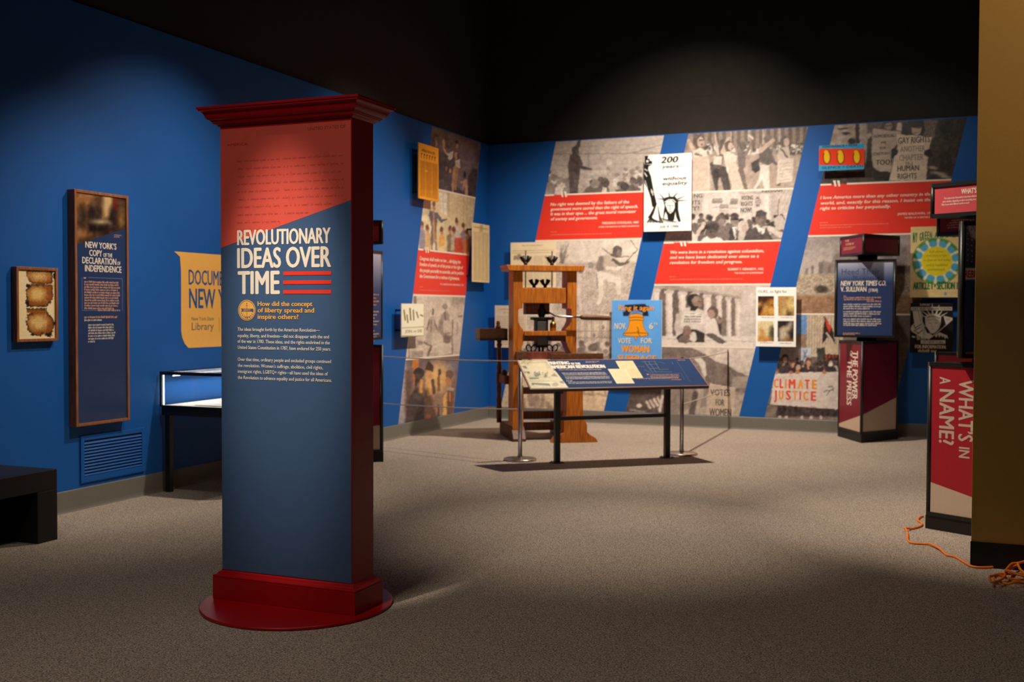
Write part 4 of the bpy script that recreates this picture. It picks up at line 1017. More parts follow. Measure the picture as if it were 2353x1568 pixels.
def A2(P):
    P.view(1080, 540, 5.228); P.C[:] = (222, 210, 198)
    P.rect(1000, 330, 2200, 1000, (196, 182, 170), 40); P.noise(9, 14, 34, 5, (1030, 360, 2200, 1000)); P.noise(40, 5, 8, 8)
    for i in range(26):
        g = random.Random(i); x = g.uniform(1060, 1190); P.line([(1090+g.uniform(-20, 30), 340), (x, g.uniform(100, 280))], g.uniform(5, 18), (120, 108, 100), a=.35)
    P.poly([(1420, 350), (1450, 330), (1480, 345), (1480, 400), (1420, 400)], G2, 8); P.line([(1260, 360), (2100, 345)], 5, G2, a=.6)
    LT, SK = (228, 216, 204), (112, 100, 92)
    P.poly([(1560, 260), (1640, 235), (1720, 275), (1760, 330), (1740, 430), (1640, 450), (1540, 470), (1510, 400), (1530, 320)], (196, 182, 170), 14); P.poly([(1545, 270), (1600, 250), (1610, 420), (1540, 450), (1512, 390)], (140, 126, 118), 20)
    P.line([(1600, 490), (1780, 550), (1785, 690)], [95, 75, 50], LT, 10); P.line([(1555, 480), (1565, 620), (1580, 700), (1540, 830)], [90, 70, 54, 40], LT, 10); P.line([(1520, 470), (1535, 640)], 14, G2, 10)
    P.ell(1535, 850, 26, 18, G1); P.ell(1785, 700, 26, 20, LT)
    P.line([(1650, 400), (1770, 410), (1870, 330)], [46, 40, 32], LT, 10); P.line([(1720, 300), (1800, 360), (1900, 330)], [40, 38, 30], SK, 10)
    P.ell(1770, 195, 58, 66, (104, 94, 88), 15); P.ell(1790, 225, 34, 42, (140, 126, 116)); P.line([(1700, 240), (1760, 260)], 30, SK)
    P.line([(1590, 155), (1680, 235)], 9, (90, 84, 78)); P.line([(1750, 272), (1910, 258)], 7, (90, 84, 78)); P.line([(1860, 340), (2010, 180), (1930, 60)], 9, (90, 84, 78))
    P.line([(1320, 440), (1310, 620), (1290, 800)], [40, 60, 70], (212, 198, 186), 14); P.ell(1335, 420, 36, 40, (130, 118, 110)); P.line([(1300, 610), (1330, 900)], 30, (222, 210, 200), 12)
    P.noise(7, 7, 9, 12)
def A3(P):
    P.view(1080, 540, 5.228); P.C[:] = (214, 198, 182)
    P.noise(30, 20, 10, 1)
    for x in (1300, 1380, 1460, 1560, 1650): P.line([(x, 960), (x, 1290)], 16, (168, 152, 140), a=.8); P.line([(x+22, 960), (x+22, 1290)], 6, (130, 116, 106), a=.8)
    for y in (1030, 1160, 1240): P.line([(1200, y), (1800, y-8)], 8, (150, 136, 126))
    for i in range(9): P.line([(1540+i*16, 1175), (1540+i*16, 1240)], 5, (140, 126, 116))
    P.ell(1490, 1205, 18, 22, (140, 126, 116)); P.ell(1600, 1110, 18, 24, G2)
    P.crowd(640, 2100, 1290, 1480, 40, 60, 21, ((120, 106, 98), (150, 136, 126), (190, 174, 162), (214, 200, 186)))
    P.ell(1480, 1350, 56, 50, (116, 102, 94)); P.ell(1330, 1410, 50, 60, (130, 114, 106))
    P.rect(300, 1560, 2300, 2200, (226, 202, 170), 50); P.noise(60, 16, 14, 6, (300, 1580, 2300, 2200))
    # legs of people and horses in the lower, sandy part
    P.view(1140, 800, 6.92)
    for pts_, w_ in (([(540, 760), (560, 900)], 90), ([(740, 760), (735, 930)], 60), ([(640, 800), (650, 970)], 110), ([(820, 900), (870, 960)], 90), ([(430, 830), (440, 960)], 70), ([(1390, 640), (1400, 730), (1560, 750)], 34), ([(1500, 640), (1540, 720)], 30), ([(1720, 640), (1750, 760), (1600, 730)], 26), ([(1290, 760), (1320, 920), (1290, 980)], 30)):
        P.line(pts_, w_, (160, 138, 122), 24, .8)
    P.noise(18, 18, 12, 9)
def B1(P):
    P.view(1460, 270, 3.92); P.C[:] = (164, 148, 138)
    P.rect(400, 60, 1700, 290, (150, 132, 120), 10)
    for x in range(520, 1600, 66): P.rect(x, 80, x+34, 280, (96, 80, 70), 8, .8)
    for x in (720, 860, 1020, 1150, 1300): P.line([(x, 80), (x, 290)], 12, (190, 172, 158))
    P.crowd(500, 1560, 230, 300, 16, 60, 5, ((80, 72, 68), (130, 118, 110), (216, 206, 198), (230, 222, 214))); P.rect(400, 335, 1700, 720, (172, 154, 142), 20); P.noise(40, 30, 8, 2, (400, 340, 1700, 700))
    W_, D, S = (222, 208, 196), (74, 66, 64), (196, 172, 158)
    P.line([(700, 430), (720, 500), (730, 650)], [60, 70, 24], D); P.poly([(700, 470), (790, 460), (780, 540), (700, 545)], (58, 52, 50), 8); P.ell(785, 230, 28, 34, (96, 84, 78)); P.line([(785, 270), (740, 420)], [50, 80], (96, 84, 80), 10)
    P.line([(720, 160), (745, 330)], [14, 26], (206, 190, 178)); P.poly([(705, 345), (780, 350), (775, 430), (700, 420)], (214, 202, 192), 8)
    P.line([(478, 210), (530, 300)], [30, 40], S); P.ell(572, 215, 52, 62, (100, 84, 76)); P.ell(590, 222, 34, 46, S); P.line([(575, 205), (615, 200)], 10, D); P.ell(598, 245, 10, 9, (90, 70, 66))
    P.poly([(520, 300), (590, 275), (640, 300), (668, 420), (668, 680), (505, 680), (510, 400)], W_, 8); P.poly([(512, 360), (655, 350), (668, 680), (505, 680)], (200, 182, 168), 10); P.line([(545, 330), (595, 345)], 20, (120, 110, 106))
    P.line([(790, 480), (830, 660)], [80, 60], D); P.line([(840, 185), (790, 310)], [28, 44], S); P.ell(842, 258, 40, 48, (90, 76, 70)); P.ell(858, 262, 26, 36, S); P.ell(872, 280, 8, 8, (80, 60, 56))
    P.poly([(790, 320), (850, 315), (915, 345), (905, 400), (960, 560), (970, 640), (930, 665), (880, 655), (850, 540), (820, 470)], W_, 8); P.poly([(825, 410), (905, 395), (968, 620), (935, 662), (875, 655), (850, 520)], (206, 190, 176), 8)
    P.line([(950, 470), (1000, 650)], [50, 24], (110, 98, 92)); P.ell(968, 258, 34, 40, (104, 90, 84)); P.poly([(915, 320), (995, 300), (990, 450), (935, 470)], (110, 98, 94), 10); P.line([(1000, 330), (1040, 240)], 22, (130, 116, 108)); P.line([(1020, 160), (1060, 190)], 16, W_)
    P.poly([(1120, 430), (1205, 430), (1210, 640), (1165, 650), (1140, 560), (1085, 650), (1060, 640), (1120, 540)], (224, 212, 202), 8); P.poly([(1120, 300), (1210, 270), (1250, 370), (1260, 400), (1190, 430), (1110, 400)], (96, 86, 84), 8)
    P.ell(1195, 200, 36, 40, (110, 96, 90)); P.line([(1240, 205), (1130, 300)], [30, 44], S); P.poly([(1045, 410), (1110, 370), (1125, 470), (1085, 500), (1050, 480)], (60, 54, 52), 8); P.line([(1200, 370), (1275, 420)], [36, 22], (96, 86, 84))
    P.line([(1290, 600), (1330, 520)], 40, G3); P.ell(1350, 225, 46, 62, (92, 80, 74)); P.ell(1362, 222, 28, 40, S); P.poly([(1290, 275), (1380, 260), (1400, 390), (1280, 400)], (196, 180, 168), 8); P.line([(1310, 280), (1370, 360)], 12, D)
    P.poly([(1285, 390), (1425, 365), (1415, 575), (1270, 600)], (216, 202, 190), 6)
    for i in range(6): P.line([(1300, 420+i*30), (1400, 405+i*30)], 5, (150, 136, 126), a=.6)
    P.noise(9, 9, 12, 7)
def B2(P):
    P.view(1460, 270, 3.92); P.C[:] = (206, 194, 188)
    P.rect(1200, 640, 1500, 900, (190, 178, 170), 30)
    for i in range(7): P.line([(1220+i*40, 850), (1330+i*40, 650)], 7, (216, 206, 200), a=.8)
    P.line([(1180, 700), (1190, 1000)], 40, (220, 210, 204)); P.line([(1250, 720), (1245, 980)], 50, (176, 164, 158)); P.line([(1290, 740), (1280, 930)], 16, (150, 138, 132))
    for x0, y0, x1, y1, t_ in ((690, 725, 790, 830, (206, 196, 190)), (755, 780, 845, 860, (196, 184, 178)), (850, 725, 930, 840, (204, 194, 188))):
        P.rect(x0, y0, x1, y1, t_, 5); P.rect(x0+4, y0+4, x1-6, y0+(y1-y0)*.5, (134, 124, 120), 5); P.line([(x0+10, y0+18), (x1-12, y0+16)], 6, (180, 170, 164)); P.line([(x0+8, y1-20), (x1-12, y1-22)], 7, (160, 150, 144))
    P.poly([(480, 690), (622, 682), (590, 878), (480, 884)], (178, 168, 162), 5); P.poly([(1065, 700), (1130, 695), (1150, 800), (1075, 815)], (196, 184, 178), 5)
    P.poly([(945, 680), (1070, 672), (1050, 862), (940, 872)], (192, 182, 176), 5); P.rect(930, 640, 1320, 690, (186, 174, 168), 10); P.line([(945, 690), (1320, 660)], 6, G2)
    P.crowd(500, 1330, 890, 980, 26, 50, 31, (G4, G3, G1, G0)); P.crowd(500, 1330, 980, 1060, 30, 24, 33, (G4, G3, G2, G0))
    D, S = (72, 64, 66), (138, 122, 116)
    P.poly([(720, 1110), (720, 1000), (760, 970), (830, 990), (860, 1110)], (116, 104, 102), 10); P.ell(765, 925, 44, 56, (100, 88, 84)); P.ell(775, 945, 28, 36, S)
    P.poly([(840, 1110), (850, 1000), (880, 975), (930, 990), (940, 1110)], D, 8); P.poly([(872, 985), (915, 985), (915, 1090), (900, 1100)], (222, 214, 208), 6); P.line([(903, 1000), (912, 1090)], 9, D)
    P.ell(895, 925, 38, 52, S); P.ell(893, 885, 38, 26, D); P.line([(868, 918), (925, 916)], 17, (40, 36, 36))
    P.poly([(920, 1110), (930, 1030), (1000, 1010), (1040, 1110)], G1, 10); P.ell(968, 985, 52, 56, (196, 184, 176)); P.ell(985, 1005, 28, 36, (176, 158, 150))
    P.poly([(970, 1115), (1000, 1030), (1085, 985), (1180, 1000), (1245, 1110)], (86, 76, 78), 8); P.poly([(1085, 985), (1170, 1000), (1165, 1030), (1130, 1070)], (226, 218, 212), 6); P.line([(1130, 1030), (1135, 1110)], 14, D)
    P.ell(1130, 915, 50, 68, (122, 106, 100)); P.poly([(1080, 900), (1085, 850), (1140, 835), (1185, 860), (1180, 890)], D, 10); P.line([(1110, 905), (1165, 905)], 8, D); P.line([(1125, 950), (1150, 950)], 6, D)
    P.poly([(590, 1120), (620, 1080), (690, 1060), (770, 1090), (800, 1120)], (226, 218, 212), 10); P.ell(690, 1035, 54, 58, (96, 84, 80)); P.ell(690, 985, 64, 36, (72, 64, 64)); P.line([(640, 1000), (660, 995)], 18, (60, 54, 54)); P.line([(665, 1030), (715, 1028)], 8, (60, 52, 50))
    P.ell(1300, 950, 48, 66, (190, 178, 170)); P.line([(1210, 1000), (1310, 1060)], 50, (206, 194, 186)); P.ell(540, 990, 36, 44, G3); P.line([(560, 1040), (620, 960)], 34, (196, 184, 176))
    P.noise(8, 8, 12, 4)
def B3(P):
    P.view(1380, 620, 4.127); P.C[:] = (208, 196, 188)
    P.poly([(480, 140), (1420, 140), (1340, 290), (480, 190)], (196, 182, 174), 8); P.poly([(500, 165), (1350, 285), (1350, 262), (640, 140)], (168, 154, 146), 8)
    for i, x in enumerate((590, 712, 840, 950, 1075, 1172, 1258)):
        w_ = (74, 62, 60, 60, 56, 44, 38)[i]; P.rect(x-w_/2, 180+i*14, x+w_/2, 640, (112, 98, 92) if i < 4 else (130, 116, 108), 9)
    for i, x in enumerate((525, 650, 776, 895, 1012, 1125, 1215, 1300)):
        w_ = (64, 62, 60, 56, 52, 46, 40, 40)[i]; P.rect(x-w_/2, 200+i*13, x+w_/2, 640, (224, 214, 206), 6); P.rect(x-w_/2, 200+i*13, x-w_/5, 640, (190, 176, 168), 10, .7); P.rect(x-w_*.75, 185+i*13, x+w_*.75, 215+i*13, (206, 194, 186), 6)
    P.poly([(1360, 160), (1640, 140), (1640, 640), (1330, 660), (1330, 300)], (206, 196, 188), 12); P.rect(480, 630, 1640, 760, (226, 216, 208), 14); P.line([(480, 650), (1600, 690)], 8, (190, 178, 170))
    D = (62, 54, 54)
    P.poly([(720, 640), (780, 560), (990, 560), (985, 690), (740, 690)], D, 8); P.poly([(780, 380), (850, 350), (930, 370), (1000, 400), (1000, 560), (985, 600), (880, 560), (790, 590), (720, 640), (702, 530), (725, 430)], (214, 204, 196), 8)
    P.line([(740, 440), (720, 560), (800, 560)], [50, 50, 40], (196, 184, 176), 10)
    P.ell(885, 290, 66, 62, (54, 48, 46)); P.ell(915, 305, 46, 58, (150, 126, 114), -20); P.poly([(850, 340), (930, 350), (900, 390), (850, 390)], (54, 48, 46), 8); P.line([(925, 300), (955, 305)], 7, D)
    P.poly([(785, 400), (980, 418), (965, 512), (778, 500)], (230, 222, 214), 5); P.line([(800, 415), (960, 425)], 4, G2)
    P.ell(820, 590, 42, 60, (140, 116, 106)); P.ell(800, 660, 60, 40, (120, 104, 98), 0); P.ell(880, 640, 34, 50, (216, 206, 198))
    P.poly([(1080, 470), (1150, 500), (1150, 620), (1080, 600)], (84, 74, 74), 8); P.poly([(1010, 480), (1080, 455), (1110, 520), (1130, 610), (1200, 690), (1060, 680), (985, 625)], (224, 214, 206), 8); P.poly([(985, 615), (1060, 600), (1200, 690), (1130, 705)], (104, 92, 90), 8)
    P.ell(1065, 405, 54, 56, (112, 94, 86)); P.ell(1050, 420, 36, 42, (170, 146, 134)); P.ell(1130, 480, 28, 34, (150, 128, 118)); P.line([(1120, 440), (1135, 470)], 12, D)
    P.noise(8, 8, 7, 4)
def B4(P):
    P.view(1380, 620, 4.127); P.C[:] = (212, 200, 190)
    P.poly([(300, 700), (870, 745), (940, 775), (990, 800), (1090, 870), (1200, 905), (1290, 960), (1400, 1010), (1460, 1100), (1300, 1500), (100, 1500)], (128, 114, 108), 12); P.noise(22, 22, 12, 2, (560, 740, 1400, 1300))
    P.poly([(1255, 1020), (1500, 1005), (1480, 1120), (1240, 1130)], (164, 150, 142), 12); P.rect(560, 1180, 1500, 1500, (196, 180, 168), 40, .8); P.noise(26, 26, 20, 6, (1240, 1140, 1480, 1420))
    P.poly([(230, 1380), (260, 1130), (560, 1120), (640, 1180), (600, 1380)], (96, 84, 80), 14); P.noise(24, 24, 14, 12, (230, 1130, 620, 1380))
    for i in range(4): P.line([(440+i*34, 1255-i*12), (470+i*34, 1310-i*12)], 26, (214, 198, 186), 8)
    P.ell(365, 1290, 26, 20, (220, 206, 196)); P.line([(280, 1330), (420, 1350)], 16, (150, 136, 128)); P.line([(590, 1200), (560, 1340)], 30, (216, 204, 194), 14)
    P.poly([(880, 840), (940, 825), (990, 880), (1010, 1000), (975, 1030), (930, 900)], (222, 212, 204), 8); P.poly([(820, 900), (930, 880), (975, 1020), (1010, 1090), (1000, 1300), (820, 1330), (640, 1390), (640, 1140)], (150, 136, 128), 14)
    P.line([(960, 1030), (940, 1200), (880, 1340)], [60, 70, 90], (182, 168, 158), 14); P.line([(900, 1180), (860, 1390)], [50, 60], (100, 88, 84), 14)
    P.poly([(1035, 1080), (1278, 1122), (1262, 1400), (1005, 1392), (1000, 1300)], (200, 182, 164), 6); P.line([(1040, 1085), (1275, 1125)], 6, (222, 208, 192))
    P.noise(9, 9, 9, 4)
def C1(P):
    P.view(1840, 230, 3.92); P.C[:] = (72, 62, 56)
    P.poly([(300, 150), (640, 170), (640, 400), (560, 640), (150, 640), (250, 360)], (176, 160, 146), 20); P.noise(40, 26, 26, 3, (250, 190, 640, 420)); P.line([(512, 150), (512, 380)], 36, (52, 44, 42)); P.line([(340, 260), (420, 255)], 14, (70, 60, 56)); P.ell(460, 370, 34, 30, (40, 34, 34)); P.ell(410, 300, 40, 12, (60, 52, 50))
    P.poly([(590, 160), (740, 200), (700, 300), (600, 300)], (96, 84, 78), 20)
    P.rect(1100, 180, 1260, 340, (120, 106, 98), 10); 
    for i in range(8): P.line([(1110+i*20, 190), (1110+i*20, 330)], 6, (70, 62, 58))
    P.poly([(1240, 150), (1500, 150), (1400, 700), (1140, 700), (1180, 420)], (62, 54, 50), 20); P.noise(30, 60, 14, 6, (1160, 340, 1480, 640)); P.line([(1365, 150), (1360, 330)], 12, (40, 34, 34)); P.ell(1300, 240, 56, 68, (40, 35, 34)); P.line([(1300, 300), (1300, 360)], 12, (40, 35, 34))
    for x, y, r_ in ((1240, 660, 70), (1190, 610, 40), (1300, 690, 50)): P.ell(x, y, r_, 14, (170, 154, 142), 10, 14)
    P.poly([(640, 620), (840, 640), (800, 720), (660, 720)], (44, 38, 38), 8); P.poly([(600, 360), (660, 300), (650, 620), (590, 600)], (60, 52, 50), 10)
    P.ell(790, 225, 56, 44, (52, 44, 44)); P.ell(790, 235, 36, 30, (150, 130, 118)); P.line([(765, 232), (815, 232)], 10, (40, 34, 34)); P.poly([(860, 270), (870, 210), (900, 200), (930, 290)], (196, 180, 166), 6); P.ell(940, 270, 34, 70, (44, 38, 38))
    P.poly([(960, 340), (1000, 300), (1090, 300), (1140, 330), (1170, 420), (1100, 400)], (60, 52, 52), 8)
    P.poly([(648, 255), (900, 285), (905, 330), (850, 420), (825, 520), (812, 650), (700, 640), (650, 600), (636, 500)], (184, 168, 152), 5)
    P.ell(1040, 255, 76, 86, (46, 40, 40)); P.ell(1042, 262, 46, 58, (188, 166, 150)); P.ell(1038, 205, 72, 44, (34, 30, 32)); P.line([(1010, 250), (1030, 250)], 9, (70, 56, 50)); P.line([(1055, 250), (1075, 250)], 9, (70, 56, 50)); P.line([(1025, 293), (1058, 293)], 7, (110, 80, 74))
    P.poly([(868, 308), (1182, 332), (1150, 480), (1128, 722), (798, 728), (836, 540), (872, 420)], (214, 196, 176), 5)
    P.ell(845, 465, 32, 30, (42, 36, 36)); P.line([(830, 480), (825, 520)], 22, (42, 36, 36)); P.ell(1150, 478, 38, 34, (42, 36, 36)); P.noise(7, 7, 9, 8)
def C2(P):
    P.view(1840, 500, 2.9045); P.grad((0, 100), (0, 380), (150, 140, 138), (196, 184, 176))
    P.poly([(110, 380), (150, 290), (200, 300), (230, 240), (300, 230), (340, 180), (420, 190), (760, 180), (760, 400), (110, 400)], (134, 120, 116), 14, .8)
    for x, y0, w_ in ((30, 340, 20), (70, 320, 16), (120, 300, 26), (180, 320, 20), (640, 200, 70), (560, 240, 50)): P.rect(x, y0, x+w_, 400, (118, 106, 104), 6, .8)
    P.rect(-200, 375, 800, 560, (180, 164, 144), 14); P.noise(9, 7, 46, 4, (-60, 370, 800, 520)); P.rect(-200, 520, 800, 660, (160, 124, 96), 24); P.noise(16, 11, 20, 6, (-60, 520, 800, 660))
    P.ell(140, 480, 46, 26, (78, 68, 60), 0, 14); P.noise(6, 6, 8, 9)
def C3(P):
    P.view(1380, 620, 4.127); P.C[:] = (120, 108, 100)
    P.poly([(1860, 400), (1965, 400), (1955, 640), (1830, 650)], (110, 150, 206), 6); P.rect(1850, 610, 1960, 730, (150, 126, 104), 10)
    P.poly([(1962, 400), (2300, 400), (2300, 830), (1950, 830)], (206, 188, 166), 6)
    for i in range(12): P.line([(1980+i*26, 410), (1975+i*26, 800)], 9, (160, 138, 118), a=.8)
    P.poly([(1700, 720), (1850, 710), (1990, 740), (1990, 900), (1680, 880)], (150, 140, 134), 14); P.poly([(1880, 740), (1995, 735), (1990, 890), (1880, 890)], (196, 200, 206), 5); P.line([(1920, 760), (1950, 830)], 10, (90, 120, 160)); P.line([(1960, 760), (1920, 860)], 10, (90, 120, 160))
    P.poly([(2050, 750), (2130, 740), (2140, 880), (2060, 880)], (60, 66, 56), 14); P.poly([(2122, 440), (2200, 560), (2230, 700), (2150, 640), (2105, 710)], (46, 36, 36), 5); P.poly([(2125, 450), (2180, 540), (2175, 600), (2140, 540)], (216, 60, 36), 5); P.line([(2140, 600), (2210, 690)], 16, (214, 196, 180))
    P.poly([(2125, 710), (2300, 700), (2300, 800), (2130, 790)], (206, 186, 160), 5); P.poly([(2120, 800), (2300, 810), (2300, 900), (2110, 890)], (66, 48, 44), 5)
    for x in (2140, 2170, 2200, 2230): P.line([(x, 815), (x+6, 855)], 11, (224, 70, 40))
    P.crowd(1660, 2300, 850, 930, 22, 34, 41, ((56, 46, 46), (90, 76, 72), (150, 120, 106), (206, 190, 180)))
    for x, y, c_ in ((1750, 850, (56, 46, 44)), (1970, 880, (110, 70, 52)), (2180, 885, (60, 50, 50)), (1830, 900, (150, 110, 90)), (1870, 920, (50, 42, 42))):
        P.poly([(x-60, 985), (x-50, 930), (x, 905), (x+50, 930), (x+66, 985)], (62, 50, 54), 10); P.ell(x, y-4, 34, 44, c_); P.ell(x+2, y+8, 22, 30, (196, 156, 136))
    P.ell(2182, 900, 22, 18, (226, 220, 216)); P.line([(1965, 900), (1975, 940)], 16, (196, 150, 130)); P.rect(1560, 1280, 2300, 1460, (66, 56, 56), 10); P.noise(26, 34, 26, 8, (1520, 1290, 2300, 1450))
    P.rect(1480, 1395, 2300, 1470, (140, 124, 114), 20); P.poly([(1540, 1280), (1680, 1290), (1660, 1400), (1520, 1400)], (130, 116, 106), 14); P.noise(20, 20, 14, 3, (1500, 1290, 2300, 1450))
    for x in (1700, 1760, 1910, 2000, 2090): P.ell(x, 1405, 16, 18, (210, 196, 186), 0, 8)
    P.poly([(1645, 990), (1900, 975), (2300, 968), (2300, 1330), (1900, 1300), (1612, 1280)], (222, 210, 202), 5)
    for y in (1010, 1080, 1160, 1240): P.line([(1640, y), (2300, y+10)], 4, (200, 186, 178), 14, .6)
    for x in (1665, 1805, 1865, 2120): P.ell(x, 975, 22, 16, (190, 130, 100))
    P.line([(2115, 1160), (2150, 1145), (2175, 1155), (2160, 1170), (2140, 1190)], 7, (90, 96, 90)); P.line([(2155, 1110), (2200, 1105), (2205, 1140), (2170, 1150)], 7, (90, 96, 90)); P.noise(8, 8, 7, 2)
def L1(P):
    P.view(880, 270, 4.48); P.grad((500, 120), (950, 700), (112, 92, 76), (118, 100, 98)); P.poly([(560, 330), (740, 420), (720, 770), (560, 740)], (84, 72, 68), 40); P.noise(50, 60, 14, 2)
    P.poly([(780, 250), (990, 300), (960, 560), (800, 560)], (140, 118, 116), 60, .7); P.poly([(880, 600), (930, 520), (975, 540), (960, 830), (860, 800)], (74, 62, 50), 20); P.poly([(720, 700), (830, 760), (960, 830), (700, 790)], (76, 62, 54), 20)
    S, W_ = (200, 150, 120), (212, 194, 178)
    P.ell(552, 270, 12, 36, (170, 140, 120)); P.ell(625, 262, 14, 36, S); P.line([(622, 300), (640, 360), (690, 400)], [16, 16, 30], S); P.poly([(670, 380), (720, 345), (735, 370), (720, 420), (690, 440), (670, 420)], W_, 8)
    P.poly([(725, 360), (770, 345), (795, 440), (795, 530), (740, 520), (715, 440)], (96, 70, 58), 10); P.poly([(745, 440), (795, 430), (795, 525), (742, 515)], W_, 8); P.poly([(735, 360), (765, 365), (760, 430), (740, 440)], (190, 140, 110), 8)
    P.ell(762, 262, 15, 26, (60, 44, 38)); P.ell(764, 295, 12, 28, S); P.line([(745, 530), (730, 640), (718, 770)], [50, 40, 24], (176, 134, 96), 8); P.line([(770, 530), (745, 650), (750, 740)], [30, 26, 18], (160, 120, 86), 8)
    P.ell(692, 548, 12, 24, S); P.ell(652, 530, 12, 22, (150, 116, 96)); P.ell(842, 590, 14, 40, (50, 38, 34)); P.poly([(830, 640), (870, 650), (880, 810), (850, 800), (840, 700), (815, 770)], (190, 144, 116), 8); P.line([(805, 670), (860, 650)], 18, S); P.noise(12, 12, 8, 5)
def L2(P):
    P.view(880, 270, 4.48); P.C[:] = (228, 206, 158); P.grad((400, 900), (950, 900), (238, 220, 180), (206, 184, 138))
    P.poly([(575, 770), (662, 800), (662, 1010), (600, 990)], (238, 230, 208), 8)
    for a_, b_ in (((620, 790), (622, 1000)), ((578, 860), (662, 875)), ((590, 930), (662, 945))): P.line([a_, b_], 6, (200, 184, 146))
    P.poly([(664, 770), (690, 780), (690, 1030), (664, 1020)], (196, 180, 140), 14)
    for x in (835, 870, 905, 935): P.line([(x, 800), (x-8, 1130)], 10, (190, 170, 128), 14, .8)
    P.ell(525, 920, 16, 46, (196, 140, 104)); P.ell(522, 890, 18, 26, (120, 96, 74)); P.poly([(480, 960), (560, 985), (555, 1100), (545, 1290), (485, 1290), (500, 1120), (470, 1010)], (112, 108, 114), 10); P.line([(555, 1000), (600, 1070), (655, 1045)], [34, 28, 14], (112, 108, 114), 8); P.line([(520, 985), (530, 1270)], [14, 30], (206, 146, 88), 8); P.line([(500, 1280), (505, 1360)], 22, (130, 124, 124)); P.line([(545, 1280), (550, 1370)], 22, (140, 130, 126))
    R_ = ((160, 150, 160), (206, 170, 110), (176, 120, 96), (150, 136, 130), (214, 190, 150))
    for i, (x, y, h_, c_) in enumerate(((405, 1110, 260, (150, 146, 160)), (460, 1150, 220, (214, 176, 120)), (605, 1170, 220, (222, 172, 92)), (690, 1160, 240, (140, 122, 92)), (760, 1080, 200, (206, 190, 180)), (830, 1130, 230, (140, 116, 130)), (730, 1170, 200, (196, 180, 160)), (860, 1200, 180, (176, 124, 84)))):
        P.poly([(x-30, y+h_), (x-30, y+60), (x, y+30), (x+30, y+60), (x+36, y+h_)], c_, 14); P.ell(x, y, 17, 38, (190, 140, 116)); P.ell(x-2, y-18, 18, 26, (120, 84, 64))
    P.poly([(740, 1240), (810, 1240), (830, 1400), (730, 1390)], (190, 76, 56), 10); P.poly([(820, 1260), (875, 1270), (870, 1400), (830, 1390)], (200, 120, 66), 10); P.poly([(570, 1340), (640, 1310), (640, 1380), (570, 1375)], (236, 206, 150), 10); P.noise(14, 20, 10, 3)
def L3(P):
    P.view(890, 560, 3.648); P.C[:] = (214, 198, 182); P.rect(540, 440, 680, 520, (180, 164, 152), 30); P.rect(220, 440, 245, 520, (140, 126, 116), 5); P.rect(180, 860, 190, 970, G2, 5)
    P.poly([(335, 740), (355, 620), (385, 590), (405, 640), (415, 720), (380, 760), (370, 840), (310, 840)], (190, 174, 160), 10); P.line([(385, 550), (380, 590)], [8, 16], (110, 98, 90)); P.line([(350, 640), (335, 720)], 12, (130, 116, 106)); P.line([(400, 650), (412, 720)], 10, (130, 116, 106)); P.line([(370, 640), (365, 740)], 9, (136, 122, 112))
    P.ell(485, 530, 20, 26, (150, 136, 124)); P.poly([(450, 600), (490, 560), (520, 600), (530, 760), (470, 780), (415, 730)], (160, 144, 132), 12); P.poly([(470, 640), (530, 650), (530, 740), (470, 750)], (204, 188, 172), 8); P.poly([(465, 770), (545, 770), (520, 840), (470, 830)], (130, 116, 106), 10); P.line([(480, 580), (485, 640)], 12, (120, 106, 98))
    P.ell(602, 550, 26, 44, (196, 180, 166)); P.poly([(560, 640), (590, 600), (620, 620), (615, 860), (600, 935), (555, 935)], (206, 190, 176), 10); P.line([(545, 640), (545, 940)], 12, (150, 134, 124)); P.line([(590, 660), (585, 760)], 9, G2); P.rect(590, 600, 630, 620, (140, 126, 116), 6)
    P.rect(205, 900, 300, 960, (170, 154, 142), 8); P.rect(340, 915, 430, 950, (190, 174, 160), 8); P.poly([(255, 810), (300, 820), (300, 850), (255, 850)], (150, 136, 126), 8); P.line([(310, 830), (370, 860), (340, 940)], 16, (130, 116, 106), 8); P.line([(465, 940), (530, 930)], 9, G2); P.noise(12, 14, 12, 5)
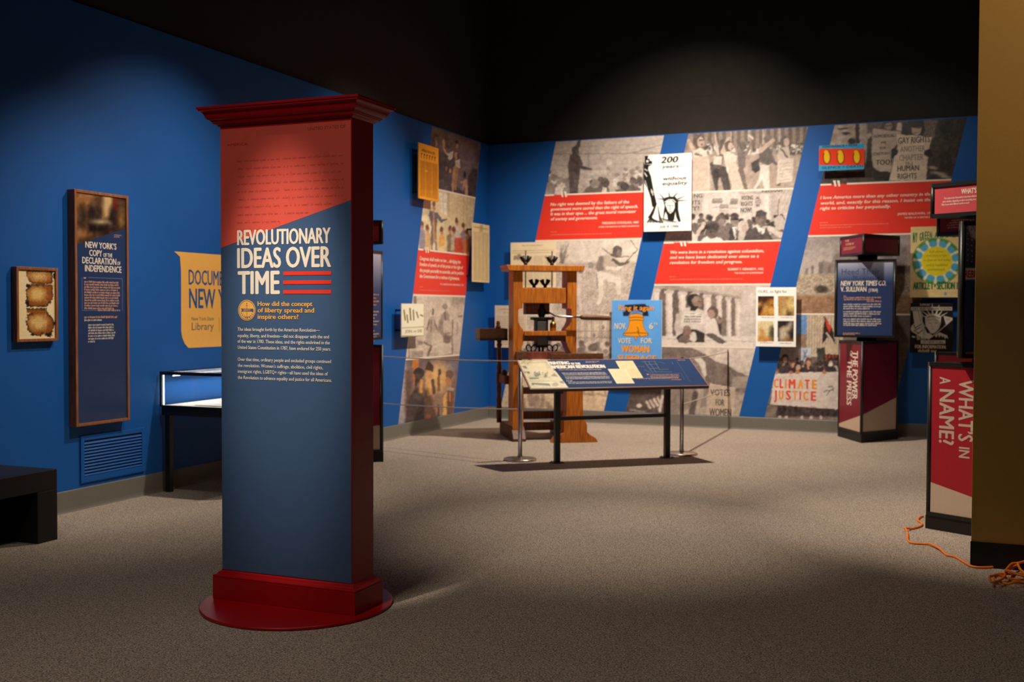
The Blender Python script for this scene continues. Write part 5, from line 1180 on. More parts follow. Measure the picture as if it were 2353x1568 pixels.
def L4(P):
    P.view(890, 560, 3.648); P.C[:] = (136, 112, 106); P.poly([(60, 970), (160, 970), (155, 1540), (60, 1540)], (176, 164, 170), 8); P.rect(160, 970, 640, 1030, (122, 106, 106), 30); P.poly([(380, 1000), (590, 1000), (560, 1120), (380, 1080)], (134, 126, 140), 40)
    P.poly([(212, 970), (262, 970), (258, 1050), (214, 1060)], (206, 126, 60), 10); P.ell(430, 1130, 90, 130, (232, 186, 120), 0, 90); P.rect(150, 1060, 200, 1500, (110, 84, 76), 30)
    P.poly([(150, 1510), (180, 1300), (240, 1200), (290, 1240), (310, 1340), (310, 1480)], (80, 68, 68), 14); P.ell(265, 1085, 46, 44, (56, 46, 46)); P.ell(255, 1130, 34, 40, (80, 64, 58)); P.line([(222, 1100), (232, 1190)], 16, (206, 120, 66), 8); P.line([(285, 1150), (280, 1240)], 30, (226, 160, 88), 12); P.ell(240, 1170, 12, 30, (70, 56, 54))
    P.poly([(310, 1060), (345, 985), (385, 1030), (385, 1080), (350, 1060)], (76, 58, 46), 6); P.poly([(320, 1090), (370, 1080), (385, 1260), (340, 1280), (318, 1200)], (232, 178, 112), 14); P.ell(345, 1100, 22, 34, (220, 160, 110)); P.line([(380, 1150), (390, 1250)], 26, (96, 70, 58), 10); P.line([(430, 1100), (432, 1230)], [16, 24], (140, 100, 72), 8); P.ell(440, 1075, 14, 26, (96, 70, 56))
    P.poly([(310, 1300), (420, 1260), (470, 1260), (450, 1470), (320, 1470)], (156, 122, 104), 16); P.poly([(470, 1280), (505, 1230), (500, 1440), (465, 1450)], (236, 186, 104), 8); P.ell(520, 1100, 32, 40, (120, 92, 76)); P.ell(508, 1150, 18, 34, (206, 130, 94)); P.poly([(500, 1240), (545, 1190), (560, 1290), (545, 1440), (500, 1450)], (120, 82, 70), 12); P.line([(510, 1220), (550, 1220)], 26, (196, 180, 166), 10); P.line([(520, 1250), (525, 1320)], 16, (206, 130, 80), 8)
    P.ell(345, 1455, 20, 26, (222, 150, 80), 0, 10); P.line([(425, 1360), (430, 1450)], 20, (90, 70, 66), 10); P.ell(415, 1390, 9, 24, (206, 120, 90)); P.noise(14, 16, 10, 5)

zof = lambda x, y: WBACK.at(x, y)[1]; zol = lambda x, y: WLEFT.at(x, y)[1]
mA, qA = strip('photo_mural', 'slanted mural strip nearest the corner with speaker photograph and red freedom of speech quotation', WBACK, (-4.9, YB, .2), -3.621-1.475, -3.621, .22, .22,
               [zof(1255.5, 449), zof(1230, 554), zof(1330, 725)], [A1, None, A2, A3], 1)
quotes('', qA, WBACK, [('No right was deemed by the fathers of the', 1265, 473.5, 1445.5), ('government more sacred than the right of speech.', 1265, 484.5, 1466), ('It was in their eyes ... the great moral renovator', 1265, 495.5, 1461), ('of society and government.', 1265, 507, 1373)],
       [('FREDERICK DOUGLASS, 1860', 1384, 515.5, 1467.5, 5), ('A PLEA FOR FREEDOM OF SPEECH IN BOSTON', 1375.5, 523.5, 1468, 3.2)], [(1265, 534, 1281), (1265, 541, 1406)], (1287.5, 440, 1303, 453))
mB, qB = strip('photo_mural', 'middle slanted mural strip with marching women photograph and red revolution quotation', WBACK, (-3.1, YB, .2), -3.304, -1.825, .2256, .2256,
               [zof(1591.4, 442.2), zof(1590, 557), zof(1502, 655), zof(1521.7, 796)], [B1, B2, None, B3, B4], 2)
quotes('', qB, WBACK, [('We were born in a revolution against colonialism,', 1539, 583.5, 1755.5), ('and we have been dedicated ever since to a', 1539, 595, 1743.5), ('revolution for freedom and progress.', 1539, 607, 1705.5)],
       [('ROBERT F. KENNEDY, 1962', 1673, 621.5, 1754.5, 5), ('THE GOALS OF GOVERNMENT', 1688, 629.5, 1754, 3.6)], [(1539, 637, 1554), (1539, 643.5, 1709)], (1561.5, 554, 1577, 566))
mC, qC = strip('photo_mural', 'right slanted mural strip with gay rights placards photograph and climate justice banner', WBACK, (-1.4, YB, .2), -1.513, -.038, .224, .224,
               [zof(1883.4, 425), zof(1855, 543), zof(1842, 722)], [C1, None, C2, C3], 1)
quotes('', qC, WBACK, [('I love America more than any other country in the', 1885, 458, 2141), ('world, and, exactly for this reason, I insist on the', 1885, 470.5, 2141), ('right to criticize her perpetually.', 1884, 482.5, 2046.5)],
       [('JAMES BALDWIN, 1955', 2062, 494.5, 2146, 5), ('NOTES OF A NATIVE SON', 2079, 502.5, 2146, 3.6)], [(1884, 513, 1903), (1884, 519, 2043), (1884, 524.5, 1959)], (1914, 415, 1931, 428.5))
mL, qL = strip('photo_mural', 'slanted mural strip on the left wall with painted scenes and red first amendment quotation', WLEFT, (XL, 12.2, .2), 12.04, 13.491, .242, .235,
               [zol(1009.5, 436.3), zol(957, 572.5), zol(946, 678), zol(928, 827)], [L1, L2, None, L3, L4], 2, 1.6)
sv = lambda x, y: (890+x/3.648, 560+y/3.648)
quotes('', qL, WLEFT, [('Congress shall make no law ... abridging the', *sv(268, 137), sv(612, 0)[0]), ('freedom of speech, or of the press; or the right of', *sv(268, 186), sv(630, 0)[0]), ('the people peaceably to assemble, and to petition', *sv(268, 236), sv(637, 0)[0]), ('the Government for a redress of grievances.', *sv(268, 286), sv(603, 0)[0])],
       [('U.S. CONSTITUTION, AMENDMENT I, 1791', *sv(441, 347), sv(637, 0)[0], 4)], [(*sv(268, 366), sv(300, 0)[0]), (*sv(268, 392), sv(520, 0)[0])], (*sv(313, 30), *sv(347, 78)), 8.4)
# writing on the placards inside the photographs
def plac(parent, mname, items):
    mb = MB()
    for s_, x, y, c_, xr, bd in items: px_text(mb, WBACK, s_, x, y, c_, xr, bold=bd, o=.0022)
    mb.build('placard_lettering', M[mname], parent)
M['photo_ink'] = mat('grey_photo_lettering', (92, 82, 78), .45, var=.03); M['photo_dark'] = mat('dark_photo_lettering', (58, 52, 50), .45, var=.03); M['photo_mid'] = mat('faint_photo_lettering', (134, 122, 112), .45, var=.03)
def fB(x, y): return 1460+x/3.92, 270+y/3.92
def fC(x, y): return 1840+x/3.92, 230+y/3.92
def fE(x, y): return 1380+x/4.127, 620+y/4.127
pB = [c_ for c_ in mB.children if c_.name.startswith('photo_print')]; pC = [c_ for c_ in mC.children if c_.name.startswith('photo_print')]
plac(pB[1], 'photo_ink', [('VOTING', *fB(952, 745), 9.5, fB(1062, 0)[0], .12), ('RIGHTS', *fB(952, 798), 9.5, fB(1056, 0)[0], .12), ('NOW!', *fB(948, 858), 11, fB(1048, 0)[0], .12), ('AL', *fB(1085, 740), 7, fB(1125, 0)[0], .1), ('HTS', *fB(1080, 775), 7, fB(1130, 0)[0], .1), ('W!', *fB(1085, 808), 7, fB(1120, 0)[0], .1),
                         ('NG', *fB(527, 725), 9, fB(604, 0)[0], .12), ('ITS', *fB(515, 785), 9, fB(585, 0)[0], .12), ('Y!', *fB(512, 840), 10, fB(575, 0)[0], .12), ('NOW!', *fB(1140, 678), 5, fB(1325, 0)[0], .2)])
plac(pB[2], 'photo_ink', [('HIGH COURT BANS', *fE(795, 452), 3.6, fE(955, 0)[0], .14), ('SEGREGATION IN', *fE(790, 477), 3.6, fE(950, 0)[0], .14), ('PUBLIC SCHOOLS', *fE(788, 499), 3.4, fE(950, 0)[0], .14)])
plac(pB[3], 'photo_ink', [('VOTES', *fE(1040, 1192), 14, fE(1228, 0)[0], .08), ('FOR', *fE(1092, 1287), 14, fE(1175, 0)[0], .08), ('WOMEN', *fE(1030, 1385), 17, fE(1240, 0)[0], .08)])
plac(pC[0], 'photo_dark', [('GAY RIGHTS', *fC(876, 395), 14, fC(1165, 0)[0], .08), ('HUMAN', *fC(870, 642), 12, fC(1066, 0)[0], .08), ('RIGHTS', *fC(872, 712), 12, fC(1045, 0)[0], .06), ('TOO!', *fC(676, 588), 12, fC(820, 0)[0], .12), ('HOMOSEXUALS', *fC(658, 342), 7, fC(860, 0)[0], .1), ('ARE', *fC(720, 392), 5, fC(770, 0)[0], .12), ('YOUR', *fC(708, 444), 5, fC(765, 0)[0], .12), ('CONSTITUENTS', *fC(652, 498), 6, fC(812, 0)[0], .1)])
plac(pC[0], 'photo_mid', [('ANOTHER', *fC(896, 470), 13, fC(1120, 0)[0], .05), ('CHAPTER', *fC(886, 548), 13, fC(1105, 0)[0], .05), ('IN', *fC(946, 598), 10, fC(1008, 0)[0], .05)])
cl = ((238, 150, 60), (232, 90, 60), (240, 160, 60), (226, 96, 66), (240, 150, 58), (222, 84, 60), (236, 130, 66))
LET = {'CLIMATE': ((1640, 1688), (1697, 1735), (1750, 1764), (1783, 1848), (1868, 1925), (1935, 1985), (2003, 2052)), 'JUSTICE': ((1645, 1672), (1690, 1735), (1755, 1805), (1820, 1868), (1886, 1900), (1920, 1972), (1993, 2045))}
for w_, x0, y0, step_, cap_ in (('CLIMATE', 1640, 1118, 61, 20.5), ('JUSTICE', 1645, 1228, 57, 20.5)):
    for j in range(2 if False else 3):
        key = 'banner_%d' % j
        if key not in M: M[key] = mat(('orange_banner_ink', 'red_banner_ink', 'amber_banner_ink')[j], ((240, 150, 50), (232, 86, 56), (244, 166, 70))[j], .45, var=.02)
    for i, ch in enumerate(w_):
        x, xr = LET[w_][i]; mb = MB(); px_text(mb, WBACK, ch, *fE(x, y0+i*2.2), cap_, fE(xr, 0)[0], bold=0 if ch == 'I' else .2, o=.0022)
        mb.build('banner_letter', M['banner_%d' % ((0, 1, 0, 1, 2, 1, 0)[i] if w_ == 'CLIMATE' else (1, 0, 1, 2, 1, 0, 1)[i])], pC[2])

# ================================================================== boards on stand-offs
def board(name, label, plane, u0, v0, u1, v1, fn=None, base=(240, 234, 222), off=.12, step=.008, cat='sign', m=None, edge='cream', group='boards on stand-offs'):
    t = thing(name, label, cat, plane.W((u0+u1)/2, v0, -off), group)
    MB().obox(plane.W(u0, v0, -.012), plane.U*(u1-u0), plane.V*(v1-v0), plane.N*.0115).build('board', M[edge], t, .001)
    p = picture('print', t, plane, [(u0+.001, v1-.001), (u1-.001, v1-.001), (u1-.001, v0+.001), (u0+.001, v0+.001)], fn or (lambda P: None), base, step, .0005, m or PRINT_PAPER)
    du, dv = min(.08, (u1-u0)*.2), min(.08, (v1-v0)*.2)
    for a in (u0+du, u1-du):
        for b in (v0+dv, v1-dv): MB().tube([plane.W(a, b, -.012), plane.W(a, b, -off+.001)], .012, 10).build('standoff', M['black_metal'], t)
    return t, p
BW = Plane((0, 13.64, 0), (1, 0, 0)); LW = Plane((-5.95, 0, 0), (0, 1, 0))
def liberty(P):
    P.view(1230, 270, 3.92); K = (24, 24, 22)
    P.poly([(985, 345), (1018, 345), (1012, 372), (1030, 372), (1030, 388), (1052, 395), (1052, 420), (985, 420)], K, 5); P.rect(1000, 385, 1020, 405, (240, 236, 228), 5)
    P.poly([(976, 420), (1052, 428), (1022, 440), (1016, 470), (1042, 530), (1055, 600), (1072, 690), (1088, 750), (1092, 790), (1070, 815), (1052, 800), (1040, 730), (1018, 660), (982, 590), (976, 500)], K, 5)
    for a, b, w_ in (((985, 465), (1008, 480), 8), ((984, 500), (1004, 530), 9), ((990, 570), (1010, 640), 6), ((1045, 650), (1060, 700), 8)): P.line([a, b], w_, (236, 232, 224))
    for i in range(9):
        P.line([(1090-i*6, 775+i*12), (1060-i*5, 870+i*4), (1010+i*14, 945)], 6 if i % 2 else 11, K, a=.9)
    for i in range(5): P.line([(1105+i*3, 800+i*20), (1120+i*8, 950)], 5, K)
    P.poly([(1150, 745), (1170, 722), (1215, 712), (1262, 716), (1288, 750), (1288, 830), (1300, 890), (1312, 938), (1290, 942), (1270, 900), (1262, 850), (1250, 925), (1235, 935), (1195, 925), (1188, 880), (1172, 850), (1160, 900), (1150, 940), (1156, 850), (1165, 800)], K, 5)
    P.poly([(1168, 780), (1185, 755), (1225, 745), (1255, 770), (1256, 815), (1240, 850), (1216, 868), (1196, 850), (1182, 815)], (246, 242, 232), 5)
    P.line([(1168, 762), (1200, 742), (1240, 742), (1262, 762)], 9, (244, 240, 230)); P.line([(1215, 790), (1216, 835)], 4, K); P.line([(1190, 795), (1206, 793)], 5, K); P.line([(1226, 793), (1242, 795)], 5, K); P.line([(1206, 850), (1228, 850)], 5, K)
    for a, b in (((1155, 728), (1112, 680)), ((1208, 708), (1198, 650)), ((1250, 712), (1292, 668)), ((1160, 738), (1092, 732)), ((1285, 735), (1348, 708)), ((1290, 750), (1376, 748))): P.line([a, b], [11, 2], K)
    for i in range(7): P.line([(1130+i*10, 905+i*3), (1150+i*22, 945)], 4, K)
    P.rect(1040, 660, 1412, 680, (250, 240, 214), 12, .6); P.poly([(1075, 640), (1110, 610), (1100, 650)], (250, 226, 150), 8, .8); P.rect(985, 958, 1020, 970, (250, 226, 150), 8, .8); P.rect(1350, 895, 1362, 930, (250, 226, 150), 8, .8)
t, p = board('liberty_poster', 'white 200 years without equality poster with black ink crowned figure', BW, -3.847, 2.497, -3.23, 3.474, liberty, (250, 247, 240), cat='poster', step=.006)
mb = MB()
for s_, x, y, c_, xr in (('200', 1128, 412, 14, 1282), ('years\u2013', 1140, 458, 7, 1330), ('without', 1145, 568, 8, 1362), ('equality', 1142, 612, 8, 1370)): px_text(mb, BW, s_, 1230+x/3.92, 270+y/3.92, c_, 1230+xr/3.92, bold=.22, shear=.25, o=.0012)
px_text(mb, BW, 'July 4, 1986', 1515.5, 524, 6, 1559, bold=.12, shear=.2, o=.0012); mb.build('ink_lettering', M['ink'], t)
def bell(P):
    P.view(1380, 620, 4.127); K, Gd = (36, 28, 20), (238, 154, 24)
    P.noise(60, 60, 7, 1)
    P.poly([(230, 335), (420, 325), (440, 345), (460, 345), (462, 372), (430, 375), (450, 400), (455, 440), (400, 440), (400, 405), (360, 395), (290, 395), (262, 440), (215, 440), (212, 400), (240, 395), (228, 370)], (24, 34, 60), 10)
    P.ell(335, 405, 40, 26, (96, 130, 200), 0, 12)
    O = [(282, 425), (340, 418), (392, 425), (402, 440), (408, 470), (400, 500), (408, 545), (430, 585), (450, 600), (448, 622), (400, 632), (340, 634), (270, 630), (218, 622), (222, 600), (250, 575), (268, 530), (275, 480), (268, 455)]
    P.poly([((x-335)*1.035+335, (y-530)*1.03+530) for x, y in O], K, 5); P.poly(O, Gd, 5)
    for pts_ in ([(270, 456), (340, 450), (404, 456)], [(276, 482), (340, 477), (402, 482)], [(222, 604), (335, 598), (448, 604)]): P.line(pts_, 4, K)
    P.line([(350, 545), (362, 580), (358, 605), (372, 628)], 4, K); P.line([(345, 580), (358, 590)], 3, K); P.poly([(318, 634), (350, 634), (342, 672), (328, 672)], K, 5); P.poly([(322, 636), (346, 636), (340, 668), (330, 668)], Gd, 5)
t, p = board('suffrage_poster', 'bright blue bell poster about voting for woman suffrage', BW, -4.268, .622, -3.601, 1.622, bell, (96, 166, 238), cat='poster', step=.006, edge='white')
M['poster_orange'] = mat('orange_poster_ink', (240, 158, 30), .5, var=.02); M['poster_cream'] = mat('pale_poster_ink', (226, 220, 206), .5, var=.02)
def shadowed(parent, items, mk, nm):
    for k_, (dx, dy, m_, o_) in enumerate(((.004, -.004, 'ink', .001), (0, 0, mk, .0016))):
        mb = MB()
        for s_, x, y, c_, xr, bd in items:
            u, v = BW.at(*fE(x, y)); cap = abs(BW.at(*fE(x, y-c_*4.127))[1]-v); wd = BW.u_at(fE(xr, 0)[0], v)-u
            add_text(mb, BW, s_, u+dx, v+dy, cap, wd, bold=bd, o=o_)
        mb.build(nm if k_ else 'letter_shadow', M[m_], parent)
shadowed(p, [('Ring it again', 172, 384, 11, 510, .12), ('WOMAN', 195, 782, 15.5, 465, .2), ('SUFFRAGE', 162, 870, 14.5, 530, .2)], 'poster_orange', 'orange_lettering')
shadowed(p, [('NOV.', 133, 562, 13.5, 245, .1), ('6', 460, 562, 13.5, 500, .1), ('TH', 506, 528, 6, 540, .1), ('VOTE', 165, 697, 11.5, 288, .1), ('FOR', 383, 697, 11.5, 488, .1)], 'poster_cream', 'pale_lettering')
def four(P):
    P.view(1380, 620, 4.127)
    for (x0, y0, x1, y1), cs in (((1492, 250, 1645, 438), ((70, 36, 22), (206, 140, 50), (226, 180, 96))), ((1683, 250, 1836, 438), ((176, 140, 84), (226, 200, 130), (90, 70, 46))), ((1490, 487, 1643, 682), ((222, 206, 160), (196, 130, 60), (60, 60, 44))), ((1680, 487, 1832, 682), ((40, 36, 34), (206, 196, 176), (150, 110, 70)))):
        m0 = P.C.copy(); P.rect(x0, y0, x1, y1, cs[0], 4); g = random.Random(x0)
        Q = P.C.copy()
        for i in range(7): P.ell(g.uniform(x0, x1), g.uniform(y0+40, y1), g.uniform(16, 44), g.uniform(20, 60), cs[1+i % 2], g.uniform(0, 90), 34, .8)
        P.noise(14, 14, 22, x0); inside = ((P.X > x0) & (P.X < x1) & (P.Y > y0) & (P.Y < y1))[:, None]; P.C = np.where(inside, P.C, m0)
t, p = board('four_picture_poster', 'white poster with four small colour pictures and grey heading', BW, -2.411, 1.05, -1.926, 1.777, four, (250, 248, 244), cat='poster', step=.006, edge='white')
mb = MB(); px_text(mb, BW, 'OURS...to fight for', *fE(1492, 220), 6, fE(1768, 0)[0], bold=.04, o=.0012)
for x, y in ((1530, 457), (1708, 457), (1515, 697), (1700, 702)): px_greek(mb, BW, *fE(x, y), fE(x+120, 0)[0], 1.6, o=.0012)
mb.build('heading_lettering', M['grey_letters'], t)
def bands(P):
    P.view(1840, 230, 3.92); P.rect(100, 380, 640, 437, (52, 164, 216), 4); P.rect(100, 588, 640, 660, (52, 164, 216), 4)
    for x in (235, 360, 505):
        P.ell(x, 515, 34, 62, (30, 20, 16), 0, 6); P.ell(x, 515, 28, 56, (242, 190, 24), 0, 6); P.ell(x-6, 470, 20, 18, (242, 190, 24), 0, 6)
t, p = board('striped_poster', 'small wide red poster with blue bands top and bottom, high on the wall', BW, -1.677, 3.174, -1.157, 3.477, bands, (236, 66, 36), cat='poster', step=.006, edge='cream')
mb = MB(); px_text(mb, BW, 'IGNORANCE = FEAR', *fC(196, 432), 5.5, fC(510, 0)[0], bold=.08, o=.0012); px_text(mb, BW, 'SILENCE = DEATH', *fC(190, 622), 5.5, fC(560, 0)[0], bold=.08, o=.0012)
mb.build('ink_lettering', M['ink'], t)
def green(P):
    P.view(1840, 500, 2.9045); cx_, cy_ = 908, 292
    P.ell(cx_, cy_, 164, 156, (60, 110, 50)); P.ell(cx_, cy_, 160, 152, (236, 226, 190))
    for i in range(12):
        a0 = 2*PI*i/12+.13; a1 = a0+.40
        P.poly([(cx_+158*math.cos(a0), cy_+150*math.sin(a0)), (cx_+162*math.cos((a0+a1)/2), cy_+155*math.sin((a0+a1)/2)), (cx_+158*math.cos(a1), cy_+150*math.sin(a1)), (cx_+112*math.cos(a1-.08), cy_+106*math.sin(a1-.08)), (cx_+112*math.cos(a0+.08), cy_+106*math.sin(a0+.08))], (90, 160, 66) if i % 2 else (72, 150, 70), 7)
        am = a0+.2; P.ell(cx_+124*math.cos(am), cy_+118*math.sin(am), 26, 22, (90, 176, 214), math.degrees(am)+90, 8)
        ab = a0-.06; P.line([(cx_+104*math.cos(ab), cy_+98*math.sin(ab)), (cx_+156*math.cos(ab), cy_+148*math.sin(ab))], 8, (246, 240, 226))
    P.ell(cx_, cy_, 103, 97, (240, 220, 40), 0, 6); P.noise(18, 14, 9, 2); P.ell(965-0, 510, 9, 12, (120, 170, 200))
t, p = board('green_amendment_poster', 'cream poster with round green, blue and yellow emblem, partly behind the crimson kiosk', BW, -.627, 1.652, -.075, 2.475, green, (234, 208, 148), cat='poster', step=.007)
M['poster_green'] = mat('green_poster_ink', (30, 120, 60), .5, var=.04)
mb = MB(); gD = lambda x, y: (1840+x/2.9045, 500+y/2.9045)
for i, (s_, x, xr, y, c_) in enumerate((('N', 747, 762, 168, 23), ('Y', 764, 778, 166, 22), ('G', 793, 806, 158, 19), ('R', 809, 823, 152, 19), ('E', 827, 840, 147, 18), ('E', 843, 856, 142, 16), ('N', 860, 876, 140, 15))): px_text(mb, BW, s_, *gD(x, y), c_, gD(xr, 0)[0], bold=.08, o=.0012)
px_text(mb, BW, 'AMENDMENT', *gD(893, 134), 12, gD(1070, 0)[0], bold=.16, o=.0012); px_text(mb, BW, 'ARTICLE 1 \u2022 SECTION 19', *gD(748, 480), 16, gD(1068, 0)[0], bold=.16, o=.0012)
mb.build('green_lettering', M['poster_green'], t)
M['poster_pencil'] = mat('pencil_lettering', (150, 140, 60), .6, var=.05)
mb = MB()
for s_, x, xr, y in (('Each person', 860, 952, 235), ('shall have a right', 838, 978, 262), ('to clean air and water', 818, 1000, 292), ('and a healthful', 838, 978, 325), ('environment', 848, 962, 355)): px_text(mb, BW, s_, *gD(x, y), 5.5, gD(xr, 0)[0], o=.0014)
mb.build('pencil_lettering', M['poster_pencil'], t)
def crowned(P):
    P.view(2050, 680, 10.455); W_, K = (206, 194, 180), (30, 26, 24)
    P.poly([(490, 360), (700, 360), (740, 480), (730, 600), (780, 720), (830, 850), (900, 960), (840, 1040), (720, 1010), (640, 960), (540, 900), (480, 870), (440, 800), (470, 720), (530, 660)], W_, 12)
    for a, b in (((560, 770), (690, 690)), ((520, 850), (680, 760)), ((520, 700), (560, 790)), ((600, 930), (720, 830)), ((780, 760), (850, 900)), ((560, 860), (640, 900))): P.line([a, b], 14, K)
    for a, b in (((625, 360), (790, 1040)), ((690, 360), (810, 1040))): P.line([a, b], 6, (60, 90, 66))
    for a, b, w_ in (((820, 520), (730, 470), 34), ((860, 470), (720, 370), 36), ((900, 440), (830, 340), 38), ((970, 430), (960, 190), 44), ((1060, 430), (1130, 220), 44), ((1130, 450), (1210, 350), 42), ((1190, 480), (1330, 400), 34)): P.line([a, b], [w_, 10], W_, 8)
    P.poly([(790, 540), (830, 460), (970, 420), (1110, 450), (1180, 500), (1165, 700), (1120, 800), (1040, 880), (990, 910), (920, 900), (860, 800), (800, 720)], W_, 12)
    for x, y in ((860, 515), (900, 500), (950, 492), (995, 490), (1040, 497), (1085, 512), (1125, 530)): P.poly([(x-20, y+18), (x, y-22), (x+20, y+18)], (40, 60, 44), 5)
    for x in range(815, 1165, 22): P.line([(x, 560), (x, 600)], 5, (150, 140, 128)); 
    P.poly([(850, 640), (980, 575), (1120, 640), (1115, 740), (1060, 830), (985, 865), (920, 840), (865, 760)], (218, 206, 192), 14)
    P.line([(880, 655), (930, 655)], 12, (90, 82, 76)); P.line([(1035, 655), (1085, 655)], 12, (90, 82, 76)); P.line([(955, 660), (945, 740), (985, 745)], 5, (150, 138, 128)); P.line([(945, 800), (1000, 800)], 10, (110, 100, 92))
    P.poly([(830, 900), (900, 900), (960, 940), (980, 980), (860, 1040), (790, 1000)], W_, 12); P.line([(870, 1050), (1160, 820), (1450, 570)], 22, W_); P.poly([(1230, 480), (1450, 530), (1440, 580), (1290, 690)], W_, 6); P.rect(1290, 540, 1390, 600, (150, 140, 130), 20, .5)
    P.poly([(1140, 880), (1320, 950), (1350, 1040), (1300, 1000), (1270, 1040), (1240, 970), (1200, 1000), (1170, 940), (1130, 1010), (1100, 930), (1060, 1010), (1020, 950)], W_, 8)
    P.poly([(480, 960), (560, 980), (550, 1010), (480, 1000)], W_, 6)
    for x in (600, 640, 690, 730, 780): P.line([(x, 930), (x+10, 1050)], 22, W_, 6)
    P.rect(450, 270, 1440, 352, W_, 6); P.rect(690, 1070, 1275, 1155, W_, 6)
t, p = board('crowned_figure_poster', 'black poster with pale crowned head, below the cream emblem poster', BW, -.62, 1.004, -.155, 1.585, crowned, (30, 25, 24), cat='poster', step=.004, edge='ink')
vz = lambda x, y: (2050+x/10.455, 680+y/10.455)
mb = MB(); px_text(mb, BW, 'GAY AND LESBIAN YOUTH', *vz(480, 335), 4.8, vz(1415, 0)[0], bold=.12, o=.0014); px_text(mb, BW, 'OF NEW YORK', *vz(725, 1135), 4.4, vz(1240, 0)[0], bold=.12, o=.0014); mb.build('ink_lettering', M['ink'], t)
mb = MB(); px_text(mb, BW, 'SUPPORT', *vz(665, 240), 4.5, vz(920, 0)[0], bold=.14, o=.0014); px_text(mb, BW, 'FOR INFORMATION:', *vz(550, 1262), 8, vz(1295, 0)[0], bold=.14, o=.0014); px_greek(mb, BW, *vz(625, 1355), vz(1075, 0)[0], 5, o=.0014); mb.build('pale_lettering', M['beige'], t)
def sheet(tone, seed, cols=3, pic=None):
    def fn(P):
        P.C[:] = tone; P.noise(9, 7, 8, seed)
        if pic: pic(P)
    return fn
def colsprint(t, plane, u0, v0, u1, v1, ncol, nline, xh, m='photo_mid', nm='fine_print'):
    mb = MB(); w_ = (u1-u0)/ncol
    for c_ in range(ncol):
        for i in range(nline): greek(mb, plane, u0+c_*w_+.006, v1-(i+1)*(v1-v0)/nline, w_-.014, xh, o=.0013)
    mb.build(nm, M[m], t)
M['faded_ink'] = mat('faded_newsprint_ink', (176, 156, 118), .6, var=.1)
def engr(P):
    P.view(1080, 540, 5.228); P.C[:] = (240, 222, 186); P.noise(60, 60, 6, 2)
    for x, y, r_ in ((545, 270, 22), (590, 255, 26), (575, 285, 20), (610, 290, 16), (535, 290, 14)): P.ell(x, y, r_, r_, (150, 132, 108), 0, 12, .8)
    for pts_ in ([(940, 350), (935, 290), (910, 270)], [(935, 290), (965, 270)], [(925, 300), (945, 300)]): P.line(pts_, 12, (150, 136, 112), 8, .7)
    P.ell(910, 265, 14, 16, (160, 146, 120), 0, 8, .7); P.ell(965, 265, 14, 16, (160, 146, 120), 0, 8, .7)
    for x in (915, 965): P.line([(x, 520), (x-5, 600)], 18, (196, 182, 156), 12, .6)
t, p = board('newspaper_poster', 'cream newspaper sheet on the back wall above the printing press', BW, -5.695, 1.79, -5.047, 2.395, engr, (238, 222, 188), cat='poster', step=.007)
colsprint(t, BW, -5.68, 2.25, -5.06, 2.31, 1, 2, .008, 'faded_ink'); colsprint(t, BW, -5.52, 1.82, -5.06, 2.22, 3, 26, .006, 'faded_ink')
mb = MB(); u_, v_2 = BW.at(1200, 568); greek(mb, BW, u_, 2.345, .3, .012, o=.0013); mb.build('heading_lettering', M['faded_ink'], t)
t, p = board('broadside_poster', 'smaller cream broadside low on the back wall behind the press', BW, -5.925, .98, -5.462, 1.549, sheet((228, 206, 178), 5), cat='poster', step=.01)
mb = MB(); greek(mb, BW, -5.87, 1.49, .32, .016, o=.0013); greek(mb, BW, -5.8, 1.445, .2, .012, o=.0013); mb.build('heading_lettering', M['faded_ink'], t); colsprint(t, BW, -5.9, 1.02, -5.49, 1.42, 1, 14, .008, 'faded_ink')
M['amber_ink'] = mat('amber_newsprint_ink', (150, 88, 24), .6, var=.1); M['amber_dark'] = mat('dark_amber_ink', (110, 62, 18), .6, var=.1)
def amber(P):
    P.C[:] = (240, 160, 44); P.view(880, 270, 4.48); P.noise(30, 30, 8, 3); P.poly([(388, 440), (560, 475), (555, 760), (388, 740)], (214, 134, 34), 10, .5); P.ell(448, 552, 14, 9, (250, 200, 110), 0, 8)
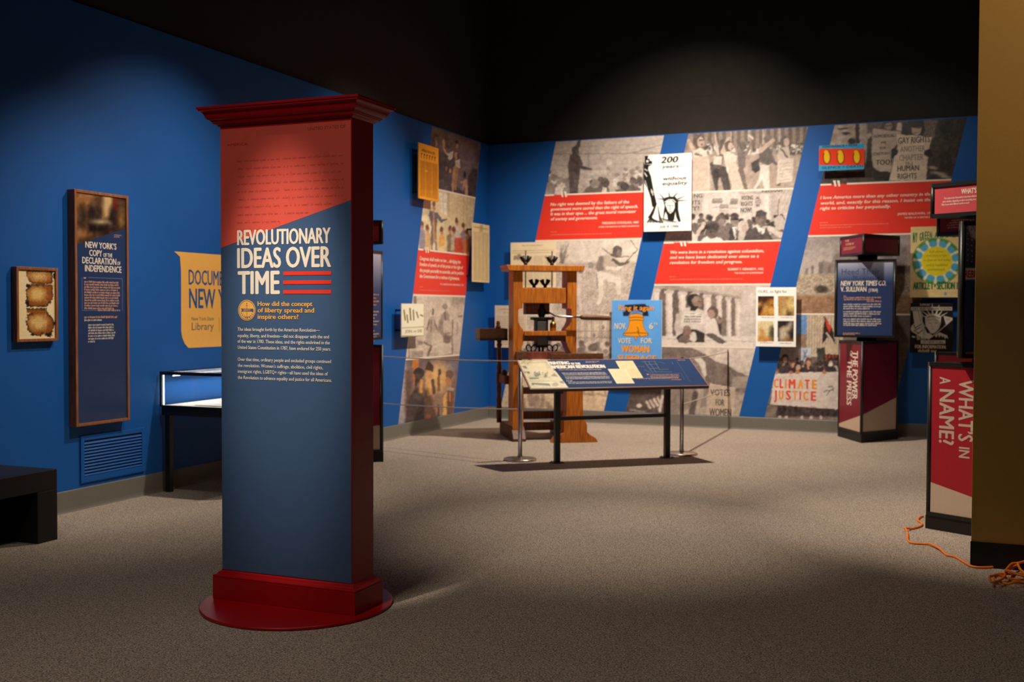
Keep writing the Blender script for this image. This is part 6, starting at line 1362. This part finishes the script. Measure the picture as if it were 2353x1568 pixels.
t, p = board('newspaper_poster', 'amber newspaper sheet high on the left wall over the mural edge', LW, 11.452, 2.796, 11.974, 3.446, amber, (240, 160, 44), cat='poster', step=.01, edge='poster_orange')
mb = MB(); greek(mb, LW, 11.53, 3.352, .36, .026, o=.0013, word=(5, 9)); 
for i in range(6): rect(mb, LW, 11.51+i*.07, 3.275, 11.525+i*.07, 3.33, .0013); rect(mb, LW, 11.51+i*.07, 3.318, 11.55+i*.07, 3.33, .0013)
mb.build('heading_lettering', M['amber_dark'], t); colsprint(t, LW, 11.47, 2.83, 11.96, 3.25, 3, 30, .006, 'amber_ink')
def tanp(P): P.C[:] = (226, 202, 150); P.view(880, 270, 4.48); P.noise(14, 40, 8, 3); P.rect(995, 1110, 1030, 1180, (176, 154, 108), 12, .8)
t, p = board('newspaper_poster', 'tan newspaper sheet on the left wall close to the corner', LW, 12.97, 1.855, 13.51, 2.623, tanp, (226, 202, 150), cat='poster', step=.01)
colsprint(t, LW, 12.99, 1.88, 13.49, 2.52, 4, 44, .006, 'faded_ink'); mb = MB(); greek(mb, LW, 13.0, 2.56, .46, .016, o=.0013); mb.build('heading_lettering', M['faded_ink'], t)
M['olive_ink'] = mat('olive_brush_ink', (128, 116, 70), .55, var=.1)
def strokes(P):
    P.C[:] = (244, 238, 214); P.view(890, 560, 3.648)
    P.rect(116, 495, 318, 503, (150, 142, 90), 3); P.rect(116, 772, 318, 782, (150, 142, 90), 3); P.rect(305, 495, 316, 782, (196, 190, 140), 4); P.line([(125, 708), (306, 698)], 5, (150, 142, 96))
    for a, b, w_ in (((140, 560), (150, 640), 12), ((165, 600), (172, 660), 11), ((190, 545), (196, 640), 13), ((218, 560), (222, 640), 11), ((245, 575), (258, 620), 11), ((280, 600), (296, 606), 12)): P.line([a, b], w_, (140, 128, 80), 6)
t, p = board('stroke_sign', 'small cream sign with olive brush strokes, low on the left wall mural', LW, 11.032, 1.177, 11.594, 1.56, strokes, (244, 238, 214), cat='sign', step=.006)
mb = MB(); px_text(mb, LW, 'JOIN, or DIE', *sv(148, 748), 6.5, sv(290, 0)[0], bold=.03, o=.0013); mb.build('olive_lettering', M['olive_ink'], t)
